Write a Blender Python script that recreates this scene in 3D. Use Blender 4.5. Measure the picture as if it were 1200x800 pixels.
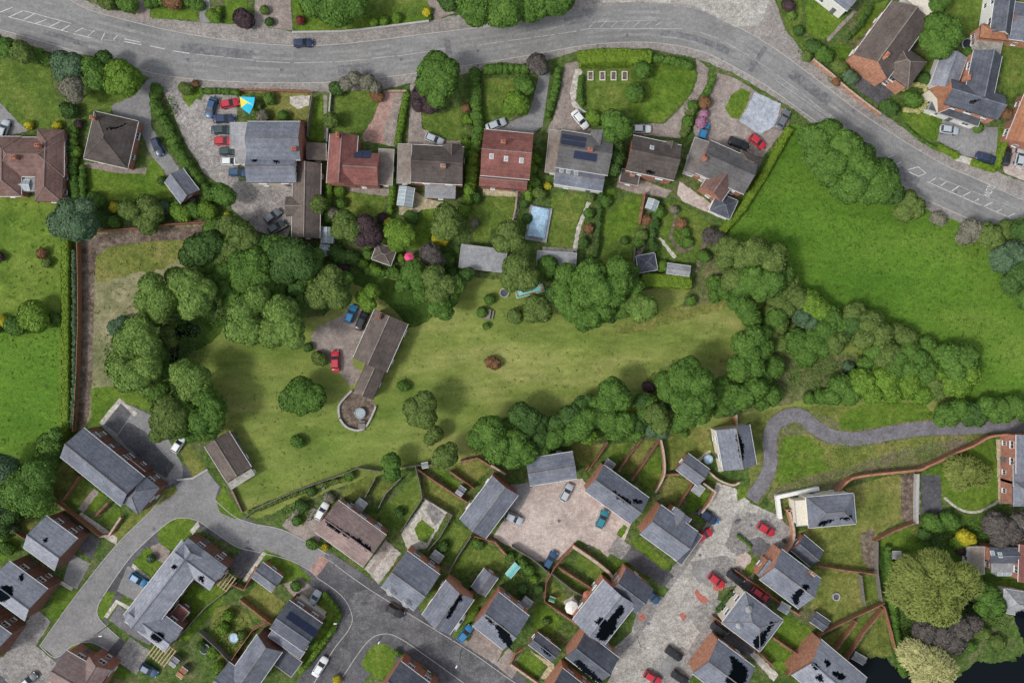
import bpy, math, random
import numpy as np
from mathutils import Vector, Matrix
random.seed(7); rng = np.random.default_rng(11)
for o in list(bpy.data.objects): bpy.data.objects.remove(o)
SC = bpy.context.scene; COL = SC.collection
# ---- survey scale: a plan coordinate is 0.18 m; the drone hovers 165 m above plan point (600,400)
S = 0.18; H = 165.0
def P(x, y, z=0.0):
    k = S*(1-z/H); return ((x-600)*k, (400-y)*k, z)
# ---- camera
cam = bpy.data.cameras.new('camera'); cam.lens = 27.5; cam.sensor_width = 36; cam.clip_start = 1; cam.clip_end = 3000
co = bpy.data.objects.new('camera', cam); co.location = (0, 0, H); COL.objects.link(co); SC.camera = co
# ---- light
SUN_TO = Vector((0.89, 0.42, 0)).normalized(); ELEV = math.radians(50)
w = bpy.data.worlds.new('World'); SC.world = w; w.use_nodes = True
nt = w.node_tree; bg = nt.nodes['Background']
sky = nt.nodes.new('ShaderNodeTexSky'); sky.sky_type = 'NISHITA'; sky.sun_disc = False
sky.sun_elevation = ELEV; sky.sun_rotation = math.atan2(-SUN_TO.x, -SUN_TO.y); sky.dust_density = 2.5; sky.ozone_density = 0.6
hs = nt.nodes.new('ShaderNodeHueSaturation'); hs.inputs['Saturation'].default_value = 0.42
nt.links.new(sky.outputs[0], hs.inputs['Color']); nt.links.new(hs.outputs[0], bg.inputs[0]); bg.inputs[1].default_value = 0.135
sl = bpy.data.lights.new('sun', 'SUN'); sl.energy = 1.5; sl.angle = math.radians(10); sl.color = (1, .97, .92)
so = bpy.data.objects.new('sun', sl); COL.objects.link(so)
so.rotation_euler = Vector((SUN_TO.x*math.cos(ELEV), SUN_TO.y*math.cos(ELEV), -math.sin(ELEV))).to_track_quat('-Z', 'Y').to_euler()
so.location = (-60, -30, 80)
SC.view_settings.view_transform = 'Standard'; SC.view_settings.look = 'None'; SC.view_settings.gamma = 1
SC.view_settings.exposure = 0.38
SC.render.engine = 'CYCLES'; SC.render.resolution_x = 1024; SC.render.resolution_y = 682
SC.cycles.max_bounces = 5

# ---- materials
MATS = {}
def newmat(name):
    m = bpy.data.materials.new(name); m.use_nodes = True; MATS[name] = m
    return m, m.node_tree, m.node_tree.nodes['Principled BSDF']
def noise(nt, vec, scale, detail=3, rough=.6):
    n = nt.nodes.new('ShaderNodeTexNoise'); n.inputs['Scale'].default_value = scale
    n.inputs['Detail'].default_value = detail; n.inputs['Roughness'].default_value = rough
    nt.links.new(vec, n.inputs['Vector']); return n.outputs['Fac']
def ramp(nt, fac, stops):
    r = nt.nodes.new('ShaderNodeValToRGB'); e = r.color_ramp.elements
    while len(e) < len(stops): e.new(.5)
    for i, (p, c) in enumerate(stops): e[i].position = p; e[i].color = (*c, 1)
    nt.links.new(fac, r.inputs[0]); return r.outputs[0]
def mul(nt, col, fac, amt):      # col * (1 + amt*(fac-.5)*2)
    mr = nt.nodes.new('ShaderNodeMapRange'); mr.inputs['From Min'].default_value = .3; mr.inputs['From Max'].default_value = .7
    mr.inputs['To Min'].default_value = 1-amt; mr.inputs['To Max'].default_value = 1+amt
    nt.links.new(fac, mr.inputs[0])
    v = nt.nodes.new('ShaderNodeVectorMath'); v.operation = 'SCALE'
    nt.links.new(col, v.inputs[0]); nt.links.new(mr.outputs[0], v.inputs['Scale']); return v.outputs[0]
def ground(name, c1, c2, c3=None, big=.06, mid=.5, fine=3.5, ba=.12, ma=.14, fa=.28, rough=.95, bump=.35, stretch=None):
    m, nt, b = newmat(name)
    g = nt.nodes.new('ShaderNodeNewGeometry').outputs['Position']; vec = g
    if stretch:
        mp = nt.nodes.new('ShaderNodeMapping'); mp.inputs['Rotation'].default_value = (0, 0, math.radians(stretch[0])); mp.inputs['Scale'].default_value = (1, stretch[1], 1)
        nt.links.new(g, mp.inputs[0]); vec = mp.outputs[0]
    st = [(.36, c1), (.62, c2)] if not c3 else [(.34, c1), (.5, c2), (.66, c3)]
    c = ramp(nt, noise(nt, vec, big, 6, .66), st)
    c = mul(nt, c, noise(nt, g, big*4, 3), ba); c = mul(nt, c, noise(nt, vec, mid, 4), ma)
    c = mul(nt, c, noise(nt, g, 1.35, 2, .7), fa*.75)
    f = noise(nt, g, fine, 3, .75); c = mul(nt, c, f, fa*1.25)
    nt.links.new(c, b.inputs['Base Color']); b.inputs['Roughness'].default_value = rough; b.inputs['Specular IOR Level'].default_value = .15
    bp = nt.nodes.new('ShaderNodeBump'); bp.inputs['Strength'].default_value = bump; bp.inputs['Distance'].default_value = .25
    nt.links.new(f, bp.inputs['Height']); nt.links.new(bp.outputs[0], b.inputs['Normal'])
    return m
def plain(name, c, rough=.7, metal=0, var=.25, scale=2.5, spec=.3):
    m, nt, b = newmat(name)
    g = nt.nodes.new('ShaderNodeNewGeometry').outputs['Position']
    cc = ramp(nt, noise(nt, g, scale, 4), [(.3, tuple(v*(1-var) for v in c)), (.7, tuple(min(1, v*(1+var)) for v in c))])
    cc = mul(nt, cc, noise(nt, g, scale*4, 2), var*.6)
    nt.links.new(cc, b.inputs['Base Color']); b.inputs['Roughness'].default_value = rough; b.inputs['Metallic'].default_value = metal
    b.inputs['Specular IOR Level'].default_value = spec
    return m
def roofmat(name, c, c2=None, var=.16):
    m, nt, b = newmat(name); c2 = c2 or tuple(v*1.3 for v in c)
    g = nt.nodes.new('ShaderNodeNewGeometry').outputs['Position']
    cc = ramp(nt, noise(nt, g, .35, 5, .65), [(.35, c), (.65, c2)])
    f = noise(nt, g, 3.2, 3, .8); cc = mul(nt, cc, f, var*1.5); cc = mul(nt, cc, noise(nt, g, 1.1, 3), var)
    # tile courses: stepped bump and faint tone rows at equal heights
    sx = nt.nodes.new('ShaderNodeSeparateXYZ'); nt.links.new(g, sx.inputs[0])
    mt = nt.nodes.new('ShaderNodeMath'); mt.operation = 'MULTIPLY'; mt.inputs[1].default_value = 4.6; nt.links.new(sx.outputs[2], mt.inputs[0])
    fr = nt.nodes.new('ShaderNodeMath'); fr.operation = 'FRACT'; nt.links.new(mt.outputs[0], fr.inputs[0])
    ad = nt.nodes.new('ShaderNodeMath'); ad.operation = 'MULTIPLY_ADD'; ad.inputs[1].default_value = .6; nt.links.new(fr.outputs[0], ad.inputs[0]); nt.links.new(f, ad.inputs[2])
    m2 = nt.nodes.new('ShaderNodeMath'); m2.operation = 'MULTIPLY'; m2.inputs[1].default_value = 2.3; nt.links.new(sx.outputs[2], m2.inputs[0])
    f2 = nt.nodes.new('ShaderNodeMath'); f2.operation = 'FRACT'; nt.links.new(m2.outputs[0], f2.inputs[0]); cc = mul(nt, cc, f2.outputs[0], .05)
    cc = mul(nt, cc, noise(nt, g, .12, 3), .14)
    bp = nt.nodes.new('ShaderNodeBump'); bp.inputs['Strength'].default_value = .5; bp.inputs['Distance'].default_value = .12
    nt.links.new(ad.outputs[0], bp.inputs['Height']); nt.links.new(bp.outputs[0], b.inputs['Normal'])
    nt.links.new(cc, b.inputs['Base Color']); b.inputs['Roughness'].default_value = .85; b.inputs['Specular IOR Level'].default_value = .2
    return m
def brick(name, c1, c2, mortar):
    m, nt, b = newmat(name)
    g = nt.nodes.new('ShaderNodeNewGeometry').outputs['Position']
    sx = nt.nodes.new('ShaderNodeSeparateXYZ'); nt.links.new(g, sx.inputs[0])
    a = nt.nodes.new('ShaderNodeMath'); a.operation = 'ADD'; nt.links.new(sx.outputs[0], a.inputs[0]); nt.links.new(sx.outputs[1], a.inputs[1])
    cb = nt.nodes.new('ShaderNodeCombineXYZ'); nt.links.new(a.outputs[0], cb.inputs[0]); nt.links.new(sx.outputs[2], cb.inputs[1])
    t = nt.nodes.new('ShaderNodeTexBrick'); nt.links.new(cb.outputs[0], t.inputs['Vector'])
    t.inputs['Color1'].default_value = (*c1, 1); t.inputs['Color2'].default_value = (*c2, 1); t.inputs['Mortar'].default_value = (*mortar, 1)
    t.inputs['Scale'].default_value = 1; t.inputs['Brick Width'].default_value = .3; t.inputs['Row Height'].default_value = .1; t.inputs['Mortar Size'].default_value = .012
    cc = mul(nt, t.outputs[0], noise(nt, g, 1.6, 4), .3)
    nt.links.new(cc, b.inputs['Base Color']); b.inputs['Roughness'].default_value = .9; b.inputs['Specular IOR Level'].default_value = .15
    return m
def leafmat(name, dark, light, warm=None):
    m, nt, b = newmat(name)
    at = nt.nodes.new('ShaderNodeAttribute'); at.attribute_name = 'tone'
    g = nt.nodes.new('ShaderNodeNewGeometry').outputs['Position']
    c = ramp(nt, at.outputs['Fac'], [(.0, dark), (1., light)])
    c = mul(nt, c, noise(nt, g, .8, 3), .14)
    nt.links.new(c, b.inputs['Base Color']); b.inputs['Roughness'].default_value = .7; b.inputs['Specular IOR Level'].default_value = .18
    return m
G = ground
G('grass_field', (.064,.150,.015), (.094,.184,.021), (.132,.210,.032), big=.025, mid=.3, ma=.12, ba=.08, fa=.3, stretch=(35, 2.4))
G('grass_meadow', (.112,.172,.030), (.182,.226,.053), (.275,.276,.092), big=.028, mid=.22, ma=.12, ba=.12, fa=.17, stretch=(17, 3.2))
G('grass_left', (.075,.145,.018), (.115,.180,.026), (.165,.205,.040), big=.05, mid=.4, ma=.13, fa=.26)
G('lawn', (.070,.118,.020), (.100,.152,.026), (.150,.178,.040), big=.12, mid=.8, ma=.2, fa=.32)
G('lawn_bright', (.068,.130,.014), (.098,.165,.020), (.13,.18,.028), big=.12, mid=.8, ma=.18, fa=.32)
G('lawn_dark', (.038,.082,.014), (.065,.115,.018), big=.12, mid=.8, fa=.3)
G('lawn_olive', (.092,.125,.025), (.15,.17,.040), (.20,.19,.06), big=.12, mid=.8, ma=.2, fa=.32)
G('garden_ground', (.045,.085,.018), (.080,.125,.030), (.125,.125,.06), big=.2, mid=.9, ma=.3, fa=.42)
G('dry_grass', (.15,.165,.075), (.22,.21,.11), (.29,.26,.165), big=.09, mid=.6, ma=.16, fa=.26)
G('soil', (.10,.072,.055), (.155,.12,.095), (.19,.155,.12), big=.2, mid=.8, ma=.25, fa=.4)
G('brush', (.088,.115,.035), (.14,.145,.06), (.16,.13,.09), big=.12, mid=.6, ma=.25, fa=.35)
G('asphalt', (.19,.188,.185), (.25,.247,.24), big=.04, mid=.25, ba=.08, ma=.08, fa=.17, bump=.2, stretch=(-5, 3))
G('pavement_grey', (.235,.215,.20), (.295,.27,.25), big=.07, mid=.5, ba=.1, ma=.12, fa=.32, bump=.3)
G('asphalt_dark', (.078,.078,.085), (.125,.124,.13), big=.07, mid=.4, ba=.12, ma=.14, fa=.3, bump=.2)
G('asphalt_estate', (.205,.202,.202), (.255,.252,.25), big=.07, mid=.5, ba=.06, ma=.08, fa=.2, bump=.2)
G('asphalt_path', (.145,.138,.15), (.185,.178,.19), big=.1, mid=.5, ma=.12, fa=.24, bump=.15)
G('concrete', (.30,.285,.255), (.41,.39,.355), big=.06, mid=.5, ba=.1, ma=.16, fa=.34, bump=.3)
G('block_grey', (.21,.20,.19), (.29,.275,.26), big=.1, mid=.7, ma=.18, fa=.36)
G('gravel_pink', (.38,.315,.28), (.50,.425,.38), big=.1, mid=.7, ba=.08, ma=.12, fa=.24)
G('gravel_warm', (.23,.19,.17), (.31,.265,.235), big=.12, mid=.7, ma=.12, fa=.24)
G('gravel_park', (.225,.205,.195), (.32,.30,.28), big=.07, mid=.5, ma=.16, fa=.36)
G('gravel_blue', (.33,.36,.41), (.40,.43,.48), big=.2, mid=.9, ma=.1, fa=.2)
G('paving_pale', (.40,.37,.32), (.52,.49,.43), big=.3, mid=1.2, ma=.15, fa=.2)
G('paving_red', (.30,.18,.15), (.38,.25,.215), big=.2, mid=1, ma=.14, fa=.22)
G('asphalt_worn', (.205,.203,.2), (.26,.257,.25), big=.05, mid=.3, fa=.17)
G('asphalt_mend', (.145,.146,.15), (.19,.19,.195), big=.3, mid=.6, fa=.18)
G('asphalt_dark_worn', (.10,.10,.105), (.14,.14,.145), big=.1, mid=.4, fa=.3)
G('fence_smear_brown', (.17,.105,.07), (.27,.17,.115), big=.3, mid=1, fa=.4)  # brown of the band that thickens timber fences
G('sand', (.36,.31,.20), (.44,.385,.26), big=.3, mid=1.2, ma=.15, fa=.25)
plain('white_paint', (.55,.55,.54), .7, var=.28, scale=1.5)
plain('faded_paint', (.37,.37,.37), .8, var=.3, scale=1.2)
plain('kerb_stone', (.38,.37,.35), .9, var=.2)
roofmat('slate', (.135,.148,.18), (.19,.203,.24)); roofmat('slate_dark', (.07,.077,.097), (.11,.118,.14))
roofmat('slate_light', (.215,.228,.265), (.285,.297,.335)); roofmat('tile_brown', (.100,.080,.071), (.148,.120,.106))
roofmat('tile_dark', (.070,.058,.052), (.105,.089,.081)); roofmat('tile_pink', (.20,.145,.135), (.27,.20,.185))
roofmat('tile_red', (.165,.066,.056), (.235,.10,.086)); roofmat('tile_grey', (.098,.094,.094), (.142,.138,.138)); roofmat('tile_umber', (.145,.088,.075), (.20,.125,.108)); roofmat('tile_orange', (.30,.135,.075), (.38,.19,.11))
roofmat('felt_grey', (.24,.245,.255), (.32,.325,.335)); roofmat('felt_brown', (.21,.18,.155), (.28,.245,.21)); roofmat('concrete_tile_grey', (.18,.165,.155), (.25,.235,.22))
brick('brick_red', (.40,.15,.10), (.31,.11,.075), (.33,.25,.2)); brick('brick_brown', (.20,.085,.06), (.15,.06,.045), (.22,.17,.14))
brick('brick_orange', (.52,.215,.125), (.42,.16,.09), (.42,.33,.26)); plain('render_cream', (.66,.61,.50), .85, var=.14); plain('render_white', (.72,.71,.68), .85, var=.1)
plain('timber', (.30,.155,.085), .85, var=.35); plain('timber_grey', (.20,.18,.165), .9, var=.3); plain('timber_pale', (.42,.32,.19), .85, var=.25)
plain('white_trim', (.7,.7,.69), .5, var=.06); plain('black_trim', (.03,.03,.033), .5); plain('lead', (.13,.135,.15), .6)
plain('window_glass', (.035,.045,.055), .12, var=.3, spec=.6); plain('pale_glass', (.30,.36,.38), .2, var=.2, spec=.5); plain('solar_cell', (.012,.018,.05), .2, spec=.5)
plain('void_black', (.004,.006,.008), .8, spec=.0); plain('bark', (.10,.075,.055), .95); plain('tyre', (.02,.02,.02), .85); plain('pot_clay', (.36,.16,.09), .85)
plain('plastic_blue', (.03,.14,.38), .4); plain('pool_blue', (.33,.48,.60), .35, var=.25, scale=.5); plain('plastic_green', (.05,.2,.09), .5); plain('fabric_pink', (.75,.08,.22), .7, var=.15); plain('fabric_teal', (.18,.5,.47), .6, var=.15)
plain('fabric_yellow', (.75,.66,.10), .7, var=.1); plain('fabric_cyan', (.02,.45,.66), .7, var=.15); plain('fabric_grey', (.30,.34,.38), .7); plain('mat_black', (.02,.022,.03), .7); plain('red_dirt', (.38,.13,.10), .9, var=.3)
m, nt, b = newmat('missing_ground_black'); b.inputs['Base Color'].default_value = (.004, .007, .009, 1); b.inputs['Roughness'].default_value = .25; b.inputs['Specular IOR Level'].default_value = .12  # near-black sheet for ground the survey lacks, not water
for n, c in dict(blue=(.025,.075,.16), navy=(.02,.035,.085), red=(.46,.02,.035), teal=(.02,.20,.26), black=(.012,.013,.016), white=(.68,.70,.70), silver=(.42,.46,.49), darkgreen=(.03,.055,.06), grey=(.13,.14,.155), azure=(.02,.17,.36)).items():
    m, nt, b = newmat('paint_'+n); b.inputs['Base Color'].default_value = (*c, 1); b.inputs['Roughness'].default_value = .35; b.inputs['Coat Weight'].default_value = .4; b.inputs['Coat Roughness'].default_value = .2
LF = dict(tuft=((.10,.155,.027),(.19,.23,.06)), tuftg=((.055,.135,.012),(.11,.19,.025)), mid=((.044,.102,.016), (.116,.212,.036)), dark=((.030,.074,.016), (.082,.150,.034)), lime=((.068,.142,.014), (.160,.262,.034)), olive=((.062,.110,.022), (.148,.200,.048)),
    pale=((.078,.145,.026), (.182,.275,.060)), willow=((.105,.140,.028), (.24,.275,.07)), straw=((.27,.27,.10), (.50,.49,.22)), yellow=((.30,.28,.018), (.52,.46,.035)), purple=((.035,.024,.028), (.092,.058,.062)),
    grey=((.11,.115,.075), (.24,.225,.17)), blue=((.048,.098,.048), (.12,.185,.095)), red=((.12,.025,.025), (.26,.06,.055)), rust=((.14,.07,.035), (.27,.15,.07)), twig=((.06,.052,.046), (.135,.12,.105)), clipped=((.095,.165,.014), (.18,.27,.028)), pink=((.26,.11,.19), (.48,.26,.38)))
for n, (a, c) in LF.items(): leafmat('leaf_'+n, a, c)

# ---- mesh helpers
def link(o, parent=None):
    COL.objects.link(o)
    if parent is not None: o.parent = parent
    return o
def empty(name, loc, rz=0):
    o = bpy.data.objects.new(name, None); o.empty_display_size = .5; o.location = loc; o.rotation_euler = (0, 0, rz); return link(o)
class MB:
    def __init__(s): s.v = []; s.f = []
    def add(s, v, f):
        n = len(s.v); s.v += [tuple(p) for p in v]; s.f += [tuple(i+n for i in q) for q in f]; return s
    def box(s, c, d, rz=0, M=None):
        x, y, z = d[0]/2, d[1]/2, d[2]/2; cs, sn = math.cos(rz), math.sin(rz)
        vs = [(sx*x, sy*y, sz*z) for sz in (-1, 1) for sy in (-1, 1) for sx in (-1, 1)]
        vs = [(c[0]+a*cs-b*sn, c[1]+a*sn+b*cs, c[2]+e) for a, b, e in vs]
        if M is not None: vs = [tuple(M @ Vector(p)) for p in vs]
        return s.add(vs, [(0,2,3,1), (4,5,7,6), (0,1,5,4), (2,6,7,3), (0,4,6,2), (1,3,7,5)])
    def tube(s, p0, p1, r0, r1, n=8, cap=True):
        p0, p1 = Vector(p0), Vector(p1); q = (p1-p0).normalized().to_track_quat('Z', 'Y')
        vs = []
        for p, r in ((p0, r0), (p1, r1)):
            for i in range(n): vs.append(p + q @ Vector((r*math.cos(2*math.pi*i/n), r*math.sin(2*math.pi*i/n), 0)))
        f = [(i, (i+1)%n, n+(i+1)%n, n+i) for i in range(n)]
        if cap: f += [tuple(range(n-1, -1, -1)), tuple(range(n, 2*n))]
        return s.add(vs, f)
    def prism(s, pts, z0, z1):
        n = len(pts); a = sum(pts[i][0]*pts[(i+1)%n][1]-pts[(i+1)%n][0]*pts[i][1] for i in range(n))
        if a < 0: pts = pts[::-1]
        return s.add([(x, y, z0) for x, y in pts]+[(x, y, z1) for x, y in pts], [tuple(range(n-1, -1, -1)), tuple(range(n, 2*n))]+[(i, (i+1)%n, n+(i+1)%n, n+i) for i in range(n)])
    def mesh(s, name, mat):
        me = bpy.data.meshes.new(name); me.from_pydata(s.v, [], s.f); me.update()
        if mat: me.materials.append(MATS[mat])
        return me
    def build(s, name, mat, parent=None, loc=None, rz=0):
        o = bpy.data.objects.new(name, s.mesh(name, mat))
        if loc is not None: o.location = loc
        o.rotation_euler = (0, 0, rz)
        return link(o, parent)
def inst(name, me, parent, loc, rz=0, rot=None):
    o = bpy.data.objects.new(name, me); o.location = loc; o.rotation_euler = rot or (0, 0, rz); return link(o, parent)

# ---- naming
ITEMS = []; LMS = []
def tag(o, label, cat, group=None):
    o['label'] = label; o['category'] = cat
    if group: o['group'] = group
def auto(o, look, noun, cat, x, y, group=None):     # label finished at the end from the nearest landmark
    ITEMS.append((o, look, noun, cat, x, y, group))
def struct(o): o['kind'] = 'structure'; return o

# ---- ground sheets
def smooth(pts, n=4, closed=True):
    out = []; N = len(pts)
    for i in range(N if closed else N-1):
        g = (lambda j: pts[j % N]) if closed else (lambda j: pts[min(max(j, 0), N-1)])
        p0, p1, p2, p3 = g(i-1), g(i), g(i+1), g(i+2)
        for k in range(n):
            t = k/n
            out.append(tuple(.5*(2*p1[a]+(p2[a]-p0[a])*t+(2*p0[a]-5*p1[a]+4*p2[a]-p3[a])*t*t+(3*p1[a]-p0[a]-3*p2[a]+p3[a])*t**3) for a in (0, 1)))
    if not closed: out.append(tuple(pts[-1]))
    return out
def ragged(pts, amp, step=3.0):
    out = []; N = len(pts)
    for i in range(N):
        a, b = pts[i], pts[(i+1) % N]; L = math.hypot(b[0]-a[0], b[1]-a[1]); k = max(1, int(L/step))
        for j in range(k):
            t = j/k; out.append((a[0]+(b[0]-a[0])*t+random.uniform(-amp, amp), a[1]+(b[1]-a[1])*t+random.uniform(-amp, amp)))
    return out
LAID = []
def patch(name, mat, pts, sm=0, rag=.5, h=0.0):
    if sm: pts = smooth(pts, sm)
    if rag: pts = ragged(pts, rag)
    x0, x1 = min(p[0] for p in pts), max(p[0] for p in pts); y0, y1 = min(p[1] for p in pts), max(p[1] for p in pts)
    lv = 1+max([q[4] for q in LAID if q[0] < x1 and q[1] > x0 and q[2] < y1 and q[3] > y0], default=0)
    LAID.append((x0, x1, y0, y1, lv)); z = .004*lv+h
    w = [P(x, y)[:2] for x, y in pts]; mb = MB()
    if h > .01: mb.prism(w, 0, z)
    else:
        a = sum(w[i][0]*w[(i+1)%len(w)][1]-w[(i+1)%len(w)][0]*w[i][1] for i in range(len(w)))
        if a < 0: w = w[::-1]
        mb.add([(x, y, z) for x, y in w], [tuple(range(len(w)))])
    return struct(mb.build(name, mat))
def band(pts, wd, sm=4):
    """outline of a strip of given width along a centre line (plan units)"""
    if sm: pts = smooth(pts, sm, False)
    L, R = [], []
    for i, p in enumerate(pts):
        a = pts[max(0, i-1)]; b = pts[min(len(pts)-1, i+1)]; d = math.hypot(b[0]-a[0], b[1]-a[1]) or 1
        nx, ny = -(b[1]-a[1])/d, (b[0]-a[0])/d; ww = wd if not callable(wd) else wd(i/(len(pts)-1))
        L.append((p[0]+nx*ww/2, p[1]+ny*ww/2)); R.append((p[0]-nx*ww/2, p[1]-ny*ww/2))
    return L+R[::-1]
# =========================== GROUND
mb = MB(); n = 24; R = 420
for i in range(n+1):
    for j in range(n+1): mb.v.append((-R+2*R*i/n, -R+2*R*j/n, 0))
mb.f = [(i*(n+1)+j, (i+1)*(n+1)+j, (i+1)*(n+1)+j+1, i*(n+1)+j+1) for i in range(n) for j in range(n)]
struct(mb.build('ground', 'garden_ground'))
patch('field', 'grass_field', [(928,146),(960,150),(1060,230),(1140,262),(1260,285),(1260,480),(1130,475),(1100,430),(1060,400),(1000,380),(930,330),(846,284)], rag=1)
patch('meadow', 'grass_meadow', [(215,380),(300,380),(380,370),(420,322),(480,322),(540,322),(600,330),(640,350),(840,330),(900,315),(1000,380),(1110,430),(1130,480),(1000,500),(925,480),(860,500),(640,520),(560,548),(480,548),(400,570),(300,608),(285,600),(245,515),(225,450)], rag=1)
patch('paddock', 'dry_grass', [(92,272),(140,270),(255,262),(262,292),(225,330),(180,350),(170,410),(125,465),(92,510)], rag=1)
patch('paddock_grass', 'lawn_olive', [(112,300),(120,288),(160,283),(222,276),(215,300),(190,315),(150,322),(115,330)], sm=3, rag=1.5)
patch('paddock_soil', 'soil', [(93,276),(140,273),(180,268),(252,263),(256,270),(225,280),(165,284),(125,290),(112,302),(110,360),(109,420),(106,478),(98,505),(92,508)], rag=1)
patch('lawn', 'grass_left', [(-80,225),(70,232),(71,300),(71,376),(-80,376)], rag=.5)
patch('grass_paddock', 'grass_field', [(-80,376),(71,376),(70,512),(60,560),(-80,640)], rag=.5)
patch('grass_strip', 'clippings' if 0 else 'lawn_bright', [(71,285),(82,287),(84,400),(82,505),(68,515),(70,400)], rag=.6)
patch('grass_verge', 'lawn_bright', [(107,455),(130,452),(178,462),(176,480),(142,470),(118,498),(107,500)], rag=.6)
# main road
RD_TOP = [(-60,-30),(60,-8),(105,12),(172,30),(230,42),(300,51),(360,54),(420,50),(500,40),(600,28),(675,13),(750,5),(810,10),(850,24),(900,52),(950,88),(1015,137),(1095,187),(1140,208),(1200,235),(1270,262)]
RD_BOT = [(-60,22),(0,35),(60,52),(130,72),(200,90),(300,97),(400,96),(480,87),(560,75),(620,65),(690,53),(760,50),(820,60),(870,84),(907,107),(950,138),(1010,180),(1060,218),(1090,236),(1137,257),(1200,285),(1270,310)]
PV_TOP = [(-60,-80),(60,-40),(95,-2),(110,5),(170,20),(240,27),(300,30),(345,38),(400,36),(500,25),(540,17),(570,22),(620,12),(690,-5),(700,-60),(905,-60),(908,0),(920,35),(942,62),(985,97),(1030,130),(1092,174),(1130,186),(1180,206),(1200,214),(1270,240)]
PV_BOT = [(-60,34),(0,45),(18,47),(60,62),(100,64),(150,76),(180,95),(240,104),(300,107),(385,108),(450,105),(480,98),(560,84),(625,76),(680,59),(760,57),(815,68),(860,86),(930,128),(945,140),(1000,178),(1060,225),(1090,248),(1130,262),(1200,298),(1270,325)]
patch('pavement', 'pavement_grey', PV_TOP+PV_BOT[::-1], rag=.7)
ROAD = patch('road', 'asphalt', smooth(RD_TOP,4,False)+smooth(RD_BOT,4,False)[::-1], rag=.15)
patch('side_road', 'concrete', [(702,-60),(898,-60),(902,0),(890,30),(862,32),(810,6),(750,2),(706,4)], rag=.5)
_t, _b = smooth(RD_TOP, 6, False), smooth(RD_BOT, 6, False)
def at_len(pts, t):
    L = [0]
    for p, q in zip(pts, pts[1:]): L.append(L[-1]+math.hypot(q[0]-p[0], q[1]-p[1]))
    s = t*L[-1]
    for i in range(len(L)-1):
        if L[i+1] >= s: k = (s-L[i])/(L[i+1]-L[i]); return (pts[i][0]+(pts[i+1][0]-pts[i][0])*k, pts[i][1]+(pts[i+1][1]-pts[i][1])*k)
    return pts[-1]
def lane(fr, t0=0, t1=1, n=70):
    o = []
    for i in range(n+1):
        t = t0+(t1-t0)*i/n; p, q = at_len(_t, t), at_len(_b, t); o.append((p[0]+(q[0]-p[0])*fr, p[1]+(q[1]-p[1])*fr))
    return o
for fr in (.2, .36, .64, .8):
    patch('tyre_wear', 'asphalt_worn', band(lane(fr), 3.6, 0), rag=.35)
for fr, t0, t1, w_ in [(.3,.20,.26,11),(.7,.33,.36,12),(.25,.52,.545,9),(.72,.60,.66,7),(.3,.72,.76,12),(.75,.83,.85,13),(.8,.08,.12,6),(.5,.42,.425,30),(.5,.685,.689,34)]:
    patch('road_repair', 'asphalt_mend', band(lane(fr, t0, t1, 8), w_, 0), rag=.15)
def kerb(pts, wd=.16, h=.12, sm=4, lift=0):
    w = [P(x, y)[:2] for x, y in (smooth(pts, sm, False) if sm else pts)]; mb = MB()
    for i in range(len(w)-1):
        a, b = Vector(w[i]), Vector(w[i+1]); d = b-a
        if d.length < .05: continue
        c = (a+b)/2; mb.box((c.x, c.y, (h+lift)/2+.0007*(i % 3)), (d.length+.03, wd, h+lift), math.atan2(d.y, d.x))
    return struct(mb.build('kerb', 'kerb_stone'))
kerb(RD_TOP[:10]); kerb(RD_TOP[13:]); kerb(RD_BOT)
MK = [0]
def mark(pts, mat='white_paint'):
    MK[0] += 1
    w = [P(x, y)[:2] for x, y in pts]
    a = sum(w[i][0]*w[(i+1)%len(w)][1]-w[(i+1)%len(w)][0]*w[i][1] for i in range(len(w)))
    if a < 0: w = w[::-1]
    return struct(MB().add([(x, y, .085+.0004*(MK[0] % 12)) for x, y in w], [tuple(range(len(w)))]).build('painted_line', mat, ROAD))
def line(a, b, wd=.9, mat='white_paint'):
    d = math.hypot(b[0]-a[0], b[1]-a[1]); nx, ny = -(b[1]-a[1])/d*wd/2, (b[0]-a[0])/d*wd/2
    mark([(a[0]+nx, a[1]+ny), (b[0]+nx, b[1]+ny), (b[0]-nx, b[1]-ny), (a[0]-nx, a[1]-ny)], mat)
for p in [(0,15,15,9),(12,20,27,13),(27,24,40,17),(42,28,55,23),(58,32,70,26),(72,36,82,30),(88,38,98,33),(103,43,111,36),(119,47,123,39),(133,47,138,42),(146,49,166,53),(146,46,165,50),(176,54,193,58),(203,60,222,63)]: line(p[:2], p[2:])
line((10,20),(80,38),.7); line((28,13),(84,28),.6); line((86,40),(108,45),.7); line((96,34),(112,38),.6,'faded_paint'); line((118,47),(136,48),.6,'faded_paint')
for p in [(230,64,262,67),(266,68,298,71),(300,72,340,74),(345,74,390,73),(392,73,430,70),(435,69,462,66),(466,66,500,61),(505,60,522,57),(562,53,590,49),(595,48,622,45),(626,44,650,41),(655,40,675,37),(680,36,690,34)]: line(p[:2], p[2:], .8, 'faded_paint')
for k in range(8):
    x = 690+k*13; y = 33-k*.4; line((x, y), (x+8, y-8+k*.5), .8, 'faded_paint')
line((690,34),(800,34),.7,'faded_paint'); line((700,26),(770,24),.6,'faded_paint')
for p in [(820,38,845,47),(850,50,878,66),(884,70,905,84),(910,88,935,106),(940,110,965,130),(972,135,1000,158)]: line(p[:2], p[2:], .7, 'faded_paint')
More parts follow.
